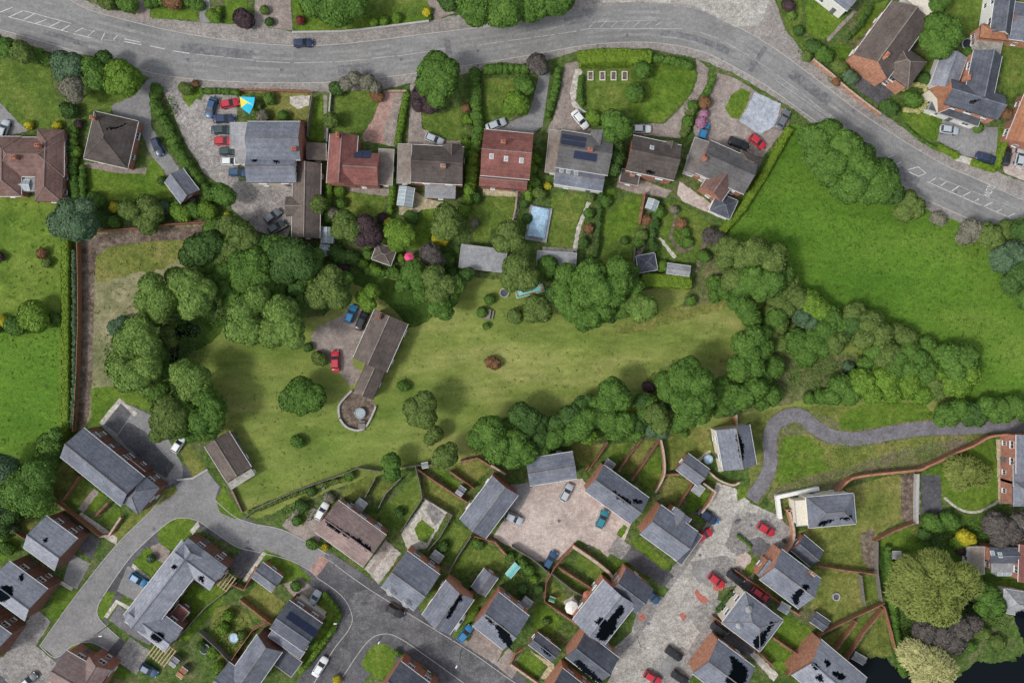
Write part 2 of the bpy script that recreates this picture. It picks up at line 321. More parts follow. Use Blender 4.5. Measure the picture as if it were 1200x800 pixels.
for p in [(1036,187,1047,182),(1049,193,1056,190),(1064,199,1075,196),(1075,195,1085,203),(1076,207,1085,203),(1064,201,1076,207),(1088,214,1096,209),(1102,218,1109,213),(1115,224,1124,218),(1128,230,1137,225),(1142,236,1147,233),(1153,242,1163,237),(1168,248,1174,245),(1181,254,1189,250),(1195,259,1202,255)]: line(p[:2], p[2:])
line((1086,213),(1150,241),.7); line((1100,209),(1195,246),.7,'faded_paint'); line((1155,243),(1185,256),.7); line((1092,238),(1140,259),.7,'faded_paint'); line((1110,196),(1200,232),.7,'faded_paint'); line((910,95),(1010,165),.7,'faded_paint')
# painted road word, read by traffic coming down the hill
cu = bpy.data.curves.new('road_word', 'FONT'); cu.body = 'SLOW'; cu.size = 1.15; cu.align_x = 'CENTER'
tmp = bpy.data.objects.new('t', cu); COL.objects.link(tmp); bpy.context.view_layer.update()
me = bpy.data.meshes.new_from_object(tmp); bpy.data.objects.remove(tmp); me.materials.clear(); me.materials.append(MATS['white_paint'])
for v in me.vertices: v.co.x *= .85; v.co.y *= 1.9
x, y, _ = P(1155, 222); o = inst('painted_word', me, ROAD, (x, y, .095), math.radians(-118)); o['kind'] = 'structure'
# --- north gardens, drives
L = 'lawn'
for nm, mt, pts in [
 ('lawn', 'lawn', [(0,70),(58,72),(62,100),(78,145),(75,152),(30,152),(0,120)]), ('driveway', 'asphalt_estate', [(-60,118),(0,120),(32,154),(0,162),(-60,165)]),
 ('lawn', 'lawn', [(95,110),(130,108),(158,112),(135,127),(112,128),(98,135)]),
 ('driveway', 'asphalt_estate', [(158,112),(176,90),(192,98),(186,110),(176,120),(178,150),(192,172),(212,200),(196,206),(182,190),(172,172),(163,146),(135,138),(130,124)]),
 ('lawn', 'lawn_bright', [(99,196),(150,202),(172,200),(178,184),(193,200),(193,212),(204,232),(160,233),(130,236),(102,228)]),
 ('patio', 'gravel_warm', [(100,190),(160,198),(172,196),(170,204),(140,203),(100,196)]),
 ('car_park', 'gravel_park', [(188,98),(208,98),(222,112),(236,118),(240,110),(278,110),(280,212),(342,214),(342,262),(335,282),(300,270),(272,245),(262,218),(240,205),(216,165),(200,125)]),
 ('lawn', 'lawn_bright', [(212,98),(236,100),(234,112),(222,126),(214,116)]),
 ('lawn', 'lawn_olive', [(300,108),(364,110),(360,150),(352,148),(350,142),(300,142)]), ('patio', 'paving_pale', [(340,113),(364,112),(362,124),(348,128),(340,122)]), ('lawn', 'garden_ground', [(278,107),(300,108),(300,142),(278,142)]),
 ('lawn', 'lawn_bright', [(366,112),(384,112),(384,165),(362,165)]), ('path', 'gravel_warm', [(379,112),(383,112),(384,160),(380,164)]),
 ('lawn', 'lawn', [(394,106),(446,106),(448,116),(432,146),(426,158),(412,156),(394,152)]),
 ('driveway', 'paving_red', [(450,106),(474,108),(470,125),(464,145),(466,172),(425,165),(425,158),(436,142)]), ('driveway', 'gravel_warm', [(464,108),(474,108),(466,135),(463,172),(450,170),(450,150),(458,130)]),
 ('driveway', 'gravel_warm', [(481,98),(493,98),(494,120),(494,150),(525,165),(540,165),(542,172),(478,170)]),
 ('lawn', 'lawn', [(495,134),(520,132),(542,125),(542,165),(526,165),(508,158),(496,150)]),
 ('patio', 'gravel_warm', [(466,168),(484,168),(484,216),(466,218)]),
 ('lawn', 'lawn', [(567,92),(620,92),(622,110),(600,138),(575,138),(570,165),(566,140)]),
 ('driveway', 'asphalt_estate', [(632,88),(645,85),(640,120),(636,148),(625,158),(575,158),(575,148),(600,142),(618,135),(624,120)]),
 ('driveway', 'gravel_warm', [(662,75),(678,72),(682,80),(676,110),(672,130),(690,150),(705,158),(700,165),(640,155),(648,140),(656,110)]),
 ('garden_path', 'paving_pale', [(674,82),(680,80),(683,84),(677,100),(674,118),(680,126),(688,132),(680,132),(670,124),(668,110)]),
 ('lawn', 'lawn', [(686,82),(740,80),(752,72),(812,76),(816,88),(808,112),(790,130),(776,144),(745,142),(730,128),(700,142),(688,126)]),
 ('lawn', 'lawn_bright', [(764,76),(812,77),(815,88),(806,112),(788,130),(776,143),(742,140),(738,122),(760,110)]),
 ('driveway', 'gravel_warm', [(815,68),(830,80),(828,100),(815,120),(800,140),(798,162),(745,158),(745,146),(778,145),(795,130),(812,108),(818,90)]),
 ('driveway', 'gravel_warm', [(842,86),(862,92),(925,132),(925,145),(905,170),(893,185),(860,175),(815,164),(812,150),(824,130),(832,108)]),
 ('gravel_area', 'gravel_blue', [(884,108),(915,122),(908,148),(890,158),(866,142),(875,128)]),
 ('lawn', 'lawn_bright', [(868,104),(880,108),(876,122),(866,140),(856,138),(850,128),(856,112)]),
 ('lawn', 'lawn', [(388,216),(452,226),(450,252),(428,256),(404,248),(388,240)]), ('patio', 'gravel_warm', [(392,214),(458,222),(455,230),(420,226),(392,219)]),
 ('patio', 'sand', [(486,224),(498,232),(522,238),(520,244),(494,246),(484,252),(468,252),(468,242),(484,240)]),
 ('lawn', 'lawn_bright', [(497,245),(520,243),(512,262),(500,285),(482,294),(490,262)]),
 ('lawn', 'lawn', [(548,226),(602,222),(604,262),(576,268),(572,285),(548,284)]), ('patio', 'sand', [(566,217),(610,222),(610,231),(566,229)]),
 ('garden_path', 'paving_pale', [(606,226),(610,227),(606,256),(601,256)]),
 ('lawn', 'lawn', [(648,226),(690,228),(676,262),(670,292),(640,290),(644,250)]),
 ('garden_path', 'paving_pale', [(692,226),(696,229),(688,248),(680,270),(676,295),(671,293),(676,265),(684,246)]), ('patio', 'paving_pale', [(636,289),(672,292),(672,297),(636,294)]),
 ('lawn', 'lawn', [(704,242),(752,224),(750,265),(740,290),(742,316),(698,315),(697,280)]), ('lawn', 'lawn_bright', [(706,262),(735,235),(750,235),(748,255),(738,275),(712,282)]),
 ('lawn', 'lawn', [(780,238),(793,236),(832,258),(836,272),(822,300),(812,308),(790,306),(770,300),(770,280)]), ('garden_path', 'soil', [(793,240),(788,262),(784,280),(793,294),(800,297),(812,292),(811,288),(800,292),(792,285),(787,276),(791,262),(796,240)]),
 ('garden_path', 'paving_pale', [(771,279),(789,303),(793,301),(774,278)]), ('garden_path', 'soil', [(832,268),(824,278),(816,312),(812,320),(816,322),(822,302),(829,280),(838,270)]),
 ('patio', 'gravel_pink', [(796,212),(835,240),(832,250),(800,236),(794,228)]), ('patio', 'gravel_warm', [(725,206),(762,214),(788,224),(780,232),(745,226),(722,220)]),
 ('garden_path', 'gravel_warm', [(745,288),(756,286),(752,300),(742,318),(740,316)]),
 ('lawn', 'lawn_bright', [(705,225),(720,222),(722,232),(706,240)]),
 # top edge
 ('lawn', 'lawn_bright', [(176,10),(230,12),(232,24),(178,22)]), ('driveway', 'gravel_warm', [(150,-30),(176,-30),(176,24),(160,22)]), ('driveway', 'asphalt_estate', [(234,-30),(246,-30),(246,27),(234,26)]),
 ('lawn', 'lawn_bright', [(263,-30),(290,-30),(290,10),(272,28),(264,28)]), ('driveway', 'gravel_warm', [(300,-30),(338,-30),(343,36),(298,30)]),
 ('lawn', 'lawn_bright', [(338,-30),(510,-30),(504,24),(400,35),(346,38)]), ('lawn', 'lawn', [(430,-20),(495,-20),(498,18),(430,26)]), ('driveway', 'gravel_warm', [(492,-30),(530,-30),(532,16),(510,24),(504,12)]),
 # top right
 ('lawn', 'lawn', [(910,0),(940,0),(940,45),(950,55),(942,60),(922,34)]), ('lawn', 'lawn_bright', [(944,0),(975,4),(990,20),(976,44),(958,48),(944,35)]), ('path', 'gravel_warm', [(962,0),(985,2),(1000,12),(976,10)]),
 ('path', 'gravel_warm', [(1000,12),(1004,14),(978,42),(970,50),(968,46)]), ('lawn', 'lawn_bright', [(1010,10),(1042,0),(1030,20),(1010,44),(998,46)]),
 ('lawn', 'lawn_bright', [(975,55),(985,50),(1008,62),(1010,78),(995,84),(980,74)]), ('driveway', 'asphalt_dark', [(1006,82),(1012,76),(1055,98),(1044,112),(1032,124),(1000,102)]),
 ('lawn', 'lawn_bright', [(1065,120),(1090,122),(1104,135),(1100,168),(1080,160),(1056,138)]), ('driveway', 'asphalt_estate', [(1104,140),(1140,148),(1176,150),(1168,188),(1130,183),(1098,165)]),
 ('lawn', 'lawn', [(1108,-20),(1160,-20),(1140,45),(1118,30),(1105,10)]), ('lawn', 'lawn', [(1172,52),(1260,40),(1260,115),(1190,110),(1176,130),(1174,95)]),
 ('driveway', 'gravel_pink', [(1176,175),(1260,165),(1260,230),(1200,212),(1176,202)]), ('driveway', 'paving_pale', [(1122,180),(1140,187),(1138,194),(1118,188)]), ('lawn', 'lawn_bright', [(1170,150),(1180,150),(1172,192),(1166,190)]),
 ('lawn', 'lawn', [(1085,60),(1100,80),(1090,105),(1075,100)]),
]: patch(nm, mt, pts, rag=.6)
patch('driveway', 'gravel_warm', [(370,385),(392,374),(412,362),(434,362),(428,388),(416,410),(414,428),(424,436),(412,452),(402,440),(392,432),(376,418),(366,400)], sm=3, rag=1.2)
patch('patio', 'soil', [(414,458),(437,470),(440,478),(430,498),(420,504),(404,498),(397,488),(398,476),(406,464)], sm=2)
patch('driveway', 'asphalt_estate', [(255,350),(240,345),(200,380),(205,420),(240,400)], sm=2) if 0 else None
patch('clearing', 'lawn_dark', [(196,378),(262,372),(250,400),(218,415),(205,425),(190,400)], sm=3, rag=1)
patch('missing_ground', 'missing_ground_black', [(184,392),(200,384),(216,378),(232,380),(236,390),(226,396),(214,392),(208,402),(210,416),(204,432),(194,434),(190,420),(192,404)], rag=1.5)  # black sheet added for a gap in the surveyed copse, no water here
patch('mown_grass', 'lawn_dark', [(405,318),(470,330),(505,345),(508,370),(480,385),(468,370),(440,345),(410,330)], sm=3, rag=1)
patch('mown_strip', 'lawn_olive', [(720,385),(780,362),(850,346),(860,356),(835,366),(780,380),(740,392)], sm=3, rag=1.5)
patch('rough_ground', 'brush', [(880,400),(930,420),(1000,415),(1030,430),(1000,445),(950,465),(900,478),(860,480),(870,440)], sm=3, rag=1.5)
patch('rough_ground', 'brush', [(810,335),(830,310),(850,318),(848,345),(825,355),(800,360)], sm=2, rag=1.5)
# --- winding path area
patch('verge', 'lawn_olive', [(875,500),(900,480),(960,475),(1100,485),(1100,500),(1045,512),(1000,516),(945,492),(920,490),(904,505),(900,560),(882,580),(875,540)], rag=1)
patch('verge', 'brush', [(938,486),(955,484),(985,495),(1000,512),(975,515),(950,500)], sm=2, rag=1)
patch('verge', 'lawn_bright', [(985,490),(1000,478),(1040,470),(1085,475),(1092,497),(1040,505),(990,506)], sm=3, rag=1)
patch('bank', 'lawn_olive', [(912,508),(948,508),(985,520),(1060,512),(1160,508),(1158,514),(1082,545),(1070,552),(1000,560),(985,572),(950,585),(905,590),(905,560),(914,530)], rag=1)
patch('bank_grass', 'lawn_bright', [(914,514),(945,511),(968,528),(985,545),(950,556),(914,568),(907,545)], sm=2, rag=1.2)
patch('bank_grass', 'lawn_olive', [(980,520),(1060,514),(1135,512),(1090,538),(1040,548),(975,550),(960,535)], rag=1)
patch('bank_soil', 'brush', [(1060,525),(1120,514),(1140,518),(1082,545),(1068,552),(1000,560),(985,572),(940,580),(905,588),(900,575),(940,560),(1000,545)], sm=2, rag=1.5)
patch('bank_soil', 'brush', [(905,500),(922,492),(945,494),(948,508),(920,512),(912,530),(905,525)], sm=2, rag=1)
patch('courtyard', 'gravel_pink', [(604,575),(640,566),(682,560),(700,585),(740,612),(732,632),(712,652),(700,642),(676,632),(662,650),(645,660),(625,655),(590,636),(578,628),(596,600)], rag=.6)
patch('courtyard_edge', 'asphalt_estate', [(598,568),(620,565),(622,575),(608,600),(590,612)], rag=.5)
patch('pavement', 'block_grey', [(776,684),(790,662),(812,642),(832,604),(846,584),(870,600),(850,640),(800,700)], rag=.6)
patch('road', 'concrete', [(846,582),(862,572),(880,590),(905,600),(928,620),(922,640),(895,655),(880,640),(860,665),(842,690),(840,705),(800,760),(770,830),(700,830),(720,780),(740,745),(770,710),(800,670),(825,635)], rag=.7)
patch('block_forecourt', 'block_grey', [(862,600),(905,600),(930,622),(924,645),(905,655),(882,642),(868,655),(850,640)], rag=.8)
patch('forecourt', 'gravel_pink', [(842,545),(864,562),(862,575),(846,590),(832,592),(832,570)], rag=.5) if 0 else patch('forecourt', 'concrete', [(840,565),(862,572),(858,590),(840,602),(828,595)], rag=.5)
WALK = [(1290,496),(1200,497),(1140,500),(1080,502),(1040,508),(1000,514),(972,510),(952,498),(940,488),(925,487),(908,497),(902,515),(903,540),(896,562),(880,585)]
patch('path_edge', 'brush', band(WALK, 21), rag=.8); patch('path', 'asphalt_path', band(WALK, 16), rag=.2)
# --- south west estate
ES_UP = [(-40,800),(0,770),(20,735),(47,705),(60,690),(90,696),(70,765)]
patch('pavement', 'asphalt_dark', [(60,780),(88,700),(120,655),(139,637),(175,600),(188,586),(160,568),(158,560),(190,545),(240,548),(258,570),(270,600),(300,612),(362,634),(386,652),(372,678),(300,650),(262,634),(230,618),(205,616),(180,650),(150,690),(128,715),(125,735),(150,755),(170,765),(120,775),(90,765)], rag=.3)
patch('road', 'asphalt_estate', [(47,756),(90,696),(135,640),(175,600),(188,584),(214,562),(243,552),(257,570),(252,585),(275,605),(300,614),(330,620),(360,635),(386,650),(371,672),(340,656),(300,646),(277,640),(250,622),(230,609),(207,607),(187,620),(155,650),(125,692),(115,710),(117,725),(140,747),(127,762),(107,752),(85,756),(65,770)], sm=0, rag=.2)
kerb([(47,756),(90,696),(135,640),(175,600),(192,580)], h=.1); kerb([(300,614),(330,620),(360,635),(386,650)], h=.1); kerb([(371,672),(340,656),(300,646),(277,640),(250,622),(230,609),(207,607),(187,620),(155,650),(125,692),(115,710),(117,725),(140,747)], h=.1); kerb([(47,756),(65,770),(85,756),(107,752),(127,762)], h=.1)
kerb([(252,585),(275,605),(300,614)], h=.1)
patch('parking', 'asphalt_estate', [(140,470),(160,478),(180,488),(196,512),(214,545),(214,560),(190,566),(160,540),(132,512),(118,498)], rag=.4)
patch('parking_bay', 'asphalt_dark', [(141,472),(155,484),(138,508),(122,496)], rag=.3); patch('parking_bay', 'asphalt_dark', [(150,494),(170,505),(190,530),(205,545),(195,560),(176,548),(150,525),(138,510)], rag=.5)
patch('path', 'paving_pale', [(140,466),(161,484),(158,488),(142,472),(121,498),(116,495)], rag=.3)
patch('lawn', 'lawn_olive', [(210,528),(222,520),(242,548),(226,560)], rag=.5)
patch('lawn', 'lawn_bright', [(162,594),(172,582),(206,568),(208,574),(188,590),(165,598)], rag=.5); patch('lawn', 'lawn_olive', [(140,636),(132,632),(134,625),(168,588),(190,574),(206,570),(206,578),(176,598)], rag=.5)
patch('path', 'asphalt_path', [(162,590),(175,572),(203,560),(206,564),(180,578),(166,594)], rag=.3)
patch('lawn', 'lawn_bright', [(252,585),(262,570),(275,590),(288,606),(275,608),(258,600)], rag=.5)
patch('lawn', 'lawn_bright', [(262,560),(270,582),(285,608),(340,622),(330,612),(300,606),(286,600),(272,575)], rag=.5) if 0 else None
patch('footpath', 'asphalt_estate', [(252,512),(262,540),(290,600),(286,604),(272,590),(248,540),(240,520)], rag=.3) if 0 else None
patch('lawn', 'lawn_bright', [(187,620),(205,608),(228,608),(222,626),(202,644),(186,634)], sm=2, rag=.4)
patch('lawn', 'lawn_bright', [(170,642),(180,642),(190,660),(176,676),(155,660)], rag=.4); patch('path', 'paving_pale', [(156,660),(178,678),(175,682),(154,664)], rag=.2); patch('path', 'paving_pale', [(222,622),(232,610),(234,616),(226,626)], rag=.2)
patch('driveway', 'asphalt_estate', [(150,662),(176,680),(160,704),(137,692)], rag=.3); patch('patio', 'gravel_warm', [(176,640),(186,636),(200,645),(192,660),(184,656)], rag=.4)
patch('lawn', 'lawn_bright', [(114,712),(124,692),(136,694),(124,722),(120,728),(115,722)], rag=.4); patch('path', 'paving_pale', [(136,702),(152,710),(150,714),(138,707),(126,724),(122,722)], rag=.2)
patch('parking', 'block_grey', [(152,746),(176,762),(160,790),(134,772)], rag=.3); patch('parking', 'asphalt_path', [(140,708),(150,720),(180,748),(176,756),(150,742),(128,726)], rag=.3)
patch('lawn', 'lawn_bright', [(82,758),(95,752),(108,754),(128,768),(152,790),(145,795),(118,780),(100,768),(84,766)], rag=.4)
patch('lawn', 'lawn_bright', [(68,690),(78,686),(90,694),(66,728),(54,722)], rag=.4); patch('path', 'paving_pale', [(72,680),(86,688),(84,692),(70,684)], rag=.2)
patch('driveway', 'asphalt_dark', [(100,622),(118,632),(108,655),(92,645)], rag=.4); patch('driveway', 'asphalt_estate', [(84,648),(106,660),(90,690),(74,680)], rag=.5)
patch('parking', 'block_grey', [(-60,830),(-60,800),(5,768),(42,712),(60,728),(42,756),(66,776),(60,800),(50,830)], rag=.5)
patch('parking', 'asphalt_dark', [(-60,840),(-60,800),(0,790),(15,805),(15,840)], rag=.5)
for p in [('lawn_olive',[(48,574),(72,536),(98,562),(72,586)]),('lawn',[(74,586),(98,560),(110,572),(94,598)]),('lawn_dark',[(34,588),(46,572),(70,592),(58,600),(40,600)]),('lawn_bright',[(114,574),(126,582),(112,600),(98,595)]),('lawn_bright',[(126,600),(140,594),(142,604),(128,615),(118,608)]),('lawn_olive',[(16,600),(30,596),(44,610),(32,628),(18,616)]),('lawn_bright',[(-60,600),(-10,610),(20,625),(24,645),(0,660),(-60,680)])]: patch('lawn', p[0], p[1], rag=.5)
patch('path', 'gravel_warm', [(110,572),(116,577),(98,600),(91,596)], rag=.4); patch('path', 'paving_pale', [(91,604),(96,600),(138,630),(136,638),(120,628),(104,616)], rag=.5)
patch('lawn', 'lawn_bright', [(226,683),(240,692),(252,682),(264,690),(262,704),(218,752),(204,744),(214,728),(208,712)], rag=.5)
patch('lawn', 'lawn_olive', [(254,712),(278,710),(296,730),(284,765),(264,780),(248,756),(246,735)], sm=2, rag=1); patch('lawn', 'lawn_olive', [(284,700),(304,682),(334,706),(318,728),(296,724)], rag=.6)
patch('lawn', 'lawn_bright', [(300,650),(312,644),(345,658),(361,674),(348,688),(330,680),(312,664)], rag=.5); patch('driveway', 'gravel_warm', [(332,684),(352,676),(372,692),(368,718),(345,700)], rag=.5)
patch('lawn', 'lawn_bright', [(376,704),(384,698),(398,715),(396,728),(380,750),(360,780),(352,790),(346,784),(366,758),(384,726),(370,716)], rag=.5)
patch('driveway', 'asphalt_dark', [(266,658),(290,640),(308,650),(288,680),(274,672)], rag=.4); patch('path', 'paving_pale', [(308,646),(312,648),(288,682),(284,680)], rag=.2)
# road with the T junction
TR = [(371,676),(386,656),(430,688),(490,725),(550,762),(600,797),(640,822),(560,830),(540,797),(505,772),(470,748),(450,742),(430,752),(402,792),(380,830),(345,830),(368,800),(390,762),(410,735),(412,718),(400,697)]
patch('pavement', 'asphalt_dark', [(362,684),(384,644),(440,682),(520,730),(610,790),(650,830),(545,840),(500,806),(466,778),(448,772),(425,800),(415,830),(330,830),(350,795),(378,762),(394,738),(396,716),(384,700)], rag=.3)
patch('road', 'asphalt_dark', TR, rag=.2)
patch('road_patch', 'asphalt_dark_worn', [(430,690),(490,726),(600,798),(590,812),(500,765),(455,735),(420,745),(405,775),(395,790),(408,755),(415,725),(412,705)], sm=2, rag=.5)
patch('block_strip', 'paving_red', [(362,668),(376,650),(386,656),(371,676)], rag=.2)
kerb([(386,656),(430,688),(490,725),(550,762),(600,797),(640,822)], h=.1); kerb([(371,676),(400,697),(412,718),(410,735),(390,762),(368,800),(350,825)], h=.1); kerb([(402,792),(430,752),(450,742),(470,748),(505,772),(540,797),(580,825)], h=.1)
patch('lawn', 'lawn_bright', [(424,778),(436,756),(452,754),(462,764),(462,780),(448,796),(436,790)], sm=2, rag=.5)
for nm, mt, pts in [
 ('driveway','concrete',[(427,666),(452,632),(470,648),(444,684)]),('path','gravel_warm',[(432,668),(452,640),(456,644),(436,672)]),('lawn','lawn_bright',[(492,716),(510,690),(520,692),(500,720)]),('lawn','lawn_bright',[(530,745),(552,705),(562,708),(540,750)]),
 ('parking','gravel_warm',[(534,748),(555,728),(592,758),(580,778)]),('parking','gravel_warm',[(580,778),(596,758),(612,775),(600,795)]),
 ('lawn','lawn',[(444,600),(488,556),(494,570),(492,590),(470,622),(448,618)]),('lawn','lawn_olive',[(496,560),(502,553),(545,590),(540,606),(496,580)]),('patio','paving_pale',[(470,625),(498,585),(524,600),(500,642),(478,645)]),('lawn','lawn_bright',[(486,618),(494,608),(510,620),(500,636),(490,632)]),('patio','felt_grey' if 0 else 'block_grey',[(498,597),(504,588),(522,602),(510,616)]),
 ('lawn','lawn',[(508,632),(532,611),(552,622),(528,660),(508,652)]),('lawn','lawn',[(530,666),(556,628),(592,650),(592,668),(560,668),(540,674)]),('lawn','lawn_bright',[(504,550),(516,548),(550,576),(540,580)]),('lawn','lawn_olive',[(524,544),(560,538),(575,548),(552,570)]),
 ('lawn','lawn_olive',[(400,575),(436,553),(440,565),(420,590),(402,580)]),('lawn','lawn_olive',[(436,575),(448,562),(460,568),(440,592)]),('driveway','gravel_warm',[(330,615),(352,590),(385,600),(372,640),(348,630)]),('lawn','lawn_bright',[(352,592),(366,590),(356,616),(346,612)]),
 ('lawn','lawn_olive',[(668,520),(700,514),(708,522),(688,548),(676,540)]),('lawn','lawn',[(706,542),(716,520),(742,518),(726,545)]),('lawn','lawn_olive',[(730,548),(752,516),(768,516),(742,556)]),('lawn','lawn_bright',[(745,556),(770,528),(776,555),(764,575)]),
 ('lawn','lawn_olive',[(780,515),(800,502),(828,500),(838,535),(800,545),(784,552)]),('lawn','lawn_olive',[(770,572),(784,556),(810,564),(804,580),(782,590)]),('lawn','lawn_bright',[(805,585),(816,574),(832,578),(818,602),(806,598)]),
 ('lawn','lawn_bright',[(864,572),(876,570),(874,582),(864,586)]),('patio','paving_pale',[(836,510),(842,505),(848,552),(842,552)]),('garden_path','paving_pale',[(816,538),(832,527),(833,531),(818,542)]),
 ('path','asphalt_dark',[(730,640),(738,638),(790,674),(778,688),(724,650)]),('path','block_grey',[(712,645),(724,628),(740,640),(728,656)]),('lawn','lawn_bright',[(716,662),(724,654),(738,668),(730,676)]),('lawn','lawn_bright',[(738,672),(744,668),(764,684),(760,692),(742,682)]),('lawn','lawn_bright',[(743,640),(751,632),(786,660),(778,668)]),('lawn','lawn_bright',[(722,626),(730,614),(736,618),(728,630)]),('lawn','lawn_bright',[(740,632),(746,628),(748,634),(744,640)]),
 ('lawn','lawn',[(672,660),(680,650),(708,668),(698,680)]),('lawn','lawn',[(650,672),(660,664),(694,692),(684,700)]),('lawn','lawn_olive',[(640,690),(648,682),(668,700),(664,716),(640,706)]),('patio','paving_pale',[(660,704),(672,698),(684,716),(672,724)]),('lawn','lawn_bright',[(625,712),(640,706),(660,728),(648,742),(626,738)]),('lawn','lawn_bright',[(603,775),(618,760),(642,778),(624,794)]),('patio','sand',[(618,760),(650,778),(648,795),(632,795),(642,780)]),
 ('driveway','block_grey',[(752,690),(780,700),(745,750),(720,775),(712,765),(740,740)]),('driveway','concrete',[(788,738),(800,722),(812,745),(800,764)]),('driveway','block_grey',[(765,775),(775,765),(790,790),(785,805),(762,800)]),
 ('parking','block_grey',[(808,658),(850,650),(884,672),(880,682),(838,690),(820,680)]),('lawn','lawn_dark',[(838,712),(856,692),(862,696),(844,718)]),('driveway','paving_pale',[(838,716),(860,696),(870,704),(848,736)]),('lawn','lawn_bright',[(869,668),(880,655),(890,662),(878,676)]),
 ('driveway','mat' if 0 else 'asphalt_dark',[(852,668),(862,664),(905,698),(902,712),(868,692)]),('driveway','asphalt_dark',[(830,728),(840,722),(884,760),(880,772),(850,752)]),
 ('lawn','lawn_bright',[(818,600),(826,600),(824,612),(812,608)]),
 # east gardens
 ('lawn','lawn_olive',[(934,622),(1008,606),(1030,566),(1056,556),(1056,610),(1028,625),(1025,668),(960,664),(940,650)]),('lawn','lawn_olive',[(990,572),(1030,560),(1054,556),(1052,604),(1012,610)]),('lawn','brush' if 0 else 'soil',[(1056,556),(1074,554),(1074,612),(1056,610)]),
 ('lawn','soil',[(1008,625),(1024,618),(1027,668),(1020,668),(1010,655)]),('lawn','lawn_olive',[(950,670),(962,664),(1024,674),(1014,708),(972,730),(950,716)]),('lawn','lawn',[(1012,672),(1026,674),(1030,700),(1012,708)]),
 ('lawn','lawn_bright',[(905,745),(918,720),(955,738),(938,762)]),('lawn','lawn_bright',[(884,768),(905,747),(938,766),(918,788)]),('lawn','lawn_olive',[(962,748),(1000,728),(980,752),(972,764)]),('lawn','lawn',[(975,770),(1012,720),(1022,716),(990,772)]),('lawn','lawn_olive',[(1006,760),(1034,714),(1046,768),(1020,770)]),
 ('lawn','lawn_bright',[(1030,632),(1060,615),(1096,632),(1090,645),(1050,650),(1036,690)]),('lawn','lawn_olive',[(1064,622),(1082,612),(1096,630),(1080,634)]),('verge','lawn_dark',[(1030,640),(1040,640),(1045,700),(1060,790),(1052,800),(1038,715)]),
 ('lawn','lawn_bright',[(1078,560),(1100,545),(1165,512),(1170,590),(1150,600),(1125,598),(1104,585),(1104,560)]),('patio','sand',[(1167,515),(1186,512),(1188,590),(1170,590)]),('driveway','asphalt_dark',[(1080,556),(1101,556),(1104,602),(1080,602)]),('path','paving_pale',[(1072,555),(1078,554),(1078,602),(1072,602)]),
 ('garden','lawn_dark',[(1078,602),(1260,602),(1260,690),(1140,680),(1090,640)]),('lawn','lawn_bright',[(1140,645),(1145,680),(1200,680),(1200,690),(1146,688),(1128,660)]),('rough_garden','garden_ground',[(1140,690),(1200,690),(1200,760),(1140,770),(1120,740)]),
]: patch(nm, mt, pts, rag=.6)
patch('missing_ground', 'missing_ground_black', [(992,776),(1010,768),(1040,772),(1060,790),(1085,800),(1125,792),(1140,776),(1180,776),(1215,760),(1330,760),(1330,900),(950,900),(985,800)], rag=3)  # black sheets added where survey data is missing, no real pond
patch('missing_ground', 'missing_ground_black', [(1188,720),(1200,712),(1330,705),(1330,762),(1204,762),(1196,745)], rag=1.5)
patch('missing_ground', 'missing_ground_black', [(1118,700),(1130,695),(1142,708),(1150,725),(1140,736),(1122,722)], rag=2)

for pts in [[(833,674),(843,676),(850,684),(846,692),(836,690)],[(815,690),(824,696),(830,704),(824,708),(816,700)],[(796,718),(806,719),(814,728),(808,730),(798,726)],[(748,722),(754,718),(757,724),(751,728)]]: patch('red_paving', 'red_dirt', pts, rag=1.5)
patch('rubble', 'gravel_pink', [(862,652),(874,646),(882,654),(872,666),(862,662)], rag=1.5); patch('rubble', 'paving_pale', [(846,640),(858,646),(850,660),(842,655)], rag=2) if 0 else None
patch('patio', 'paving_pale', [(826,735),(838,742),(815,775),(803,768)], rag=1); patch('lawn', 'lawn_dark', [(818,745),(806,765),(802,762),(812,744)], rag=.5)
patch('path', 'paving_pale', [(878,766),(884,762),(912,790),(906,798)], rag=.8)

cov = MB().tube((0, 0, 0), (0, 0, .012), .33, .33, 14).mesh('manhole_cover', 'lead'); drn = MB().box((0, 0, .006), (.5, .4, .012)).mesh('drain_grate', 'lead')
for i, (x, y) in enumerate([(220,70),(330,82),(470,70),(560,60),(735,42),(880,75),(1000,130),(1120,225),(180,620),(120,700),(290,635),(440,710),(500,745),(400,760),(655,610),(690,640),(820,650),(760,730),(880,615),(920,500),(1050,508)]):
    X, Y, _ = P(x, y); o = inst('manhole_cover', cov, None, (X, Y, .11)); struct(o)
for x, y in [(175,92),(300,98),(420,97),(560,77),(700,54),(846,70),(940,130),(1040,205),(150,30),(400,51),(590,28),(960,94),(1080,178),(392,660),(470,712),(530,750),(414,730),(150,650),(110,668)]:
    X, Y, _ = P(x, y); o = inst('drain_grate', drn, None, (X, Y, .10), random.random()); struct(o)

patch('parking', 'block_grey', [(806,716),(838,700),(860,712),(842,738),(812,790),(796,812),(770,806),(792,760)], rag=.6)
patch('parking_bay', 'concrete', [(797,736),(808,724),(820,740),(806,762),(794,752)], rag=.4); patch('parking_bay', 'asphalt_worn', [(775,775),(786,764),(800,776),(788,795),(774,790)], rag=.4); patch('parking_bay', 'asphalt_dark_worn', [(876,634),(890,628),(915,648),(905,660),(884,650)], rag=.5)
patch('parking_bay', 'asphalt_worn', [(808,668),(824,660),(836,672),(820,684)], rag=.5)
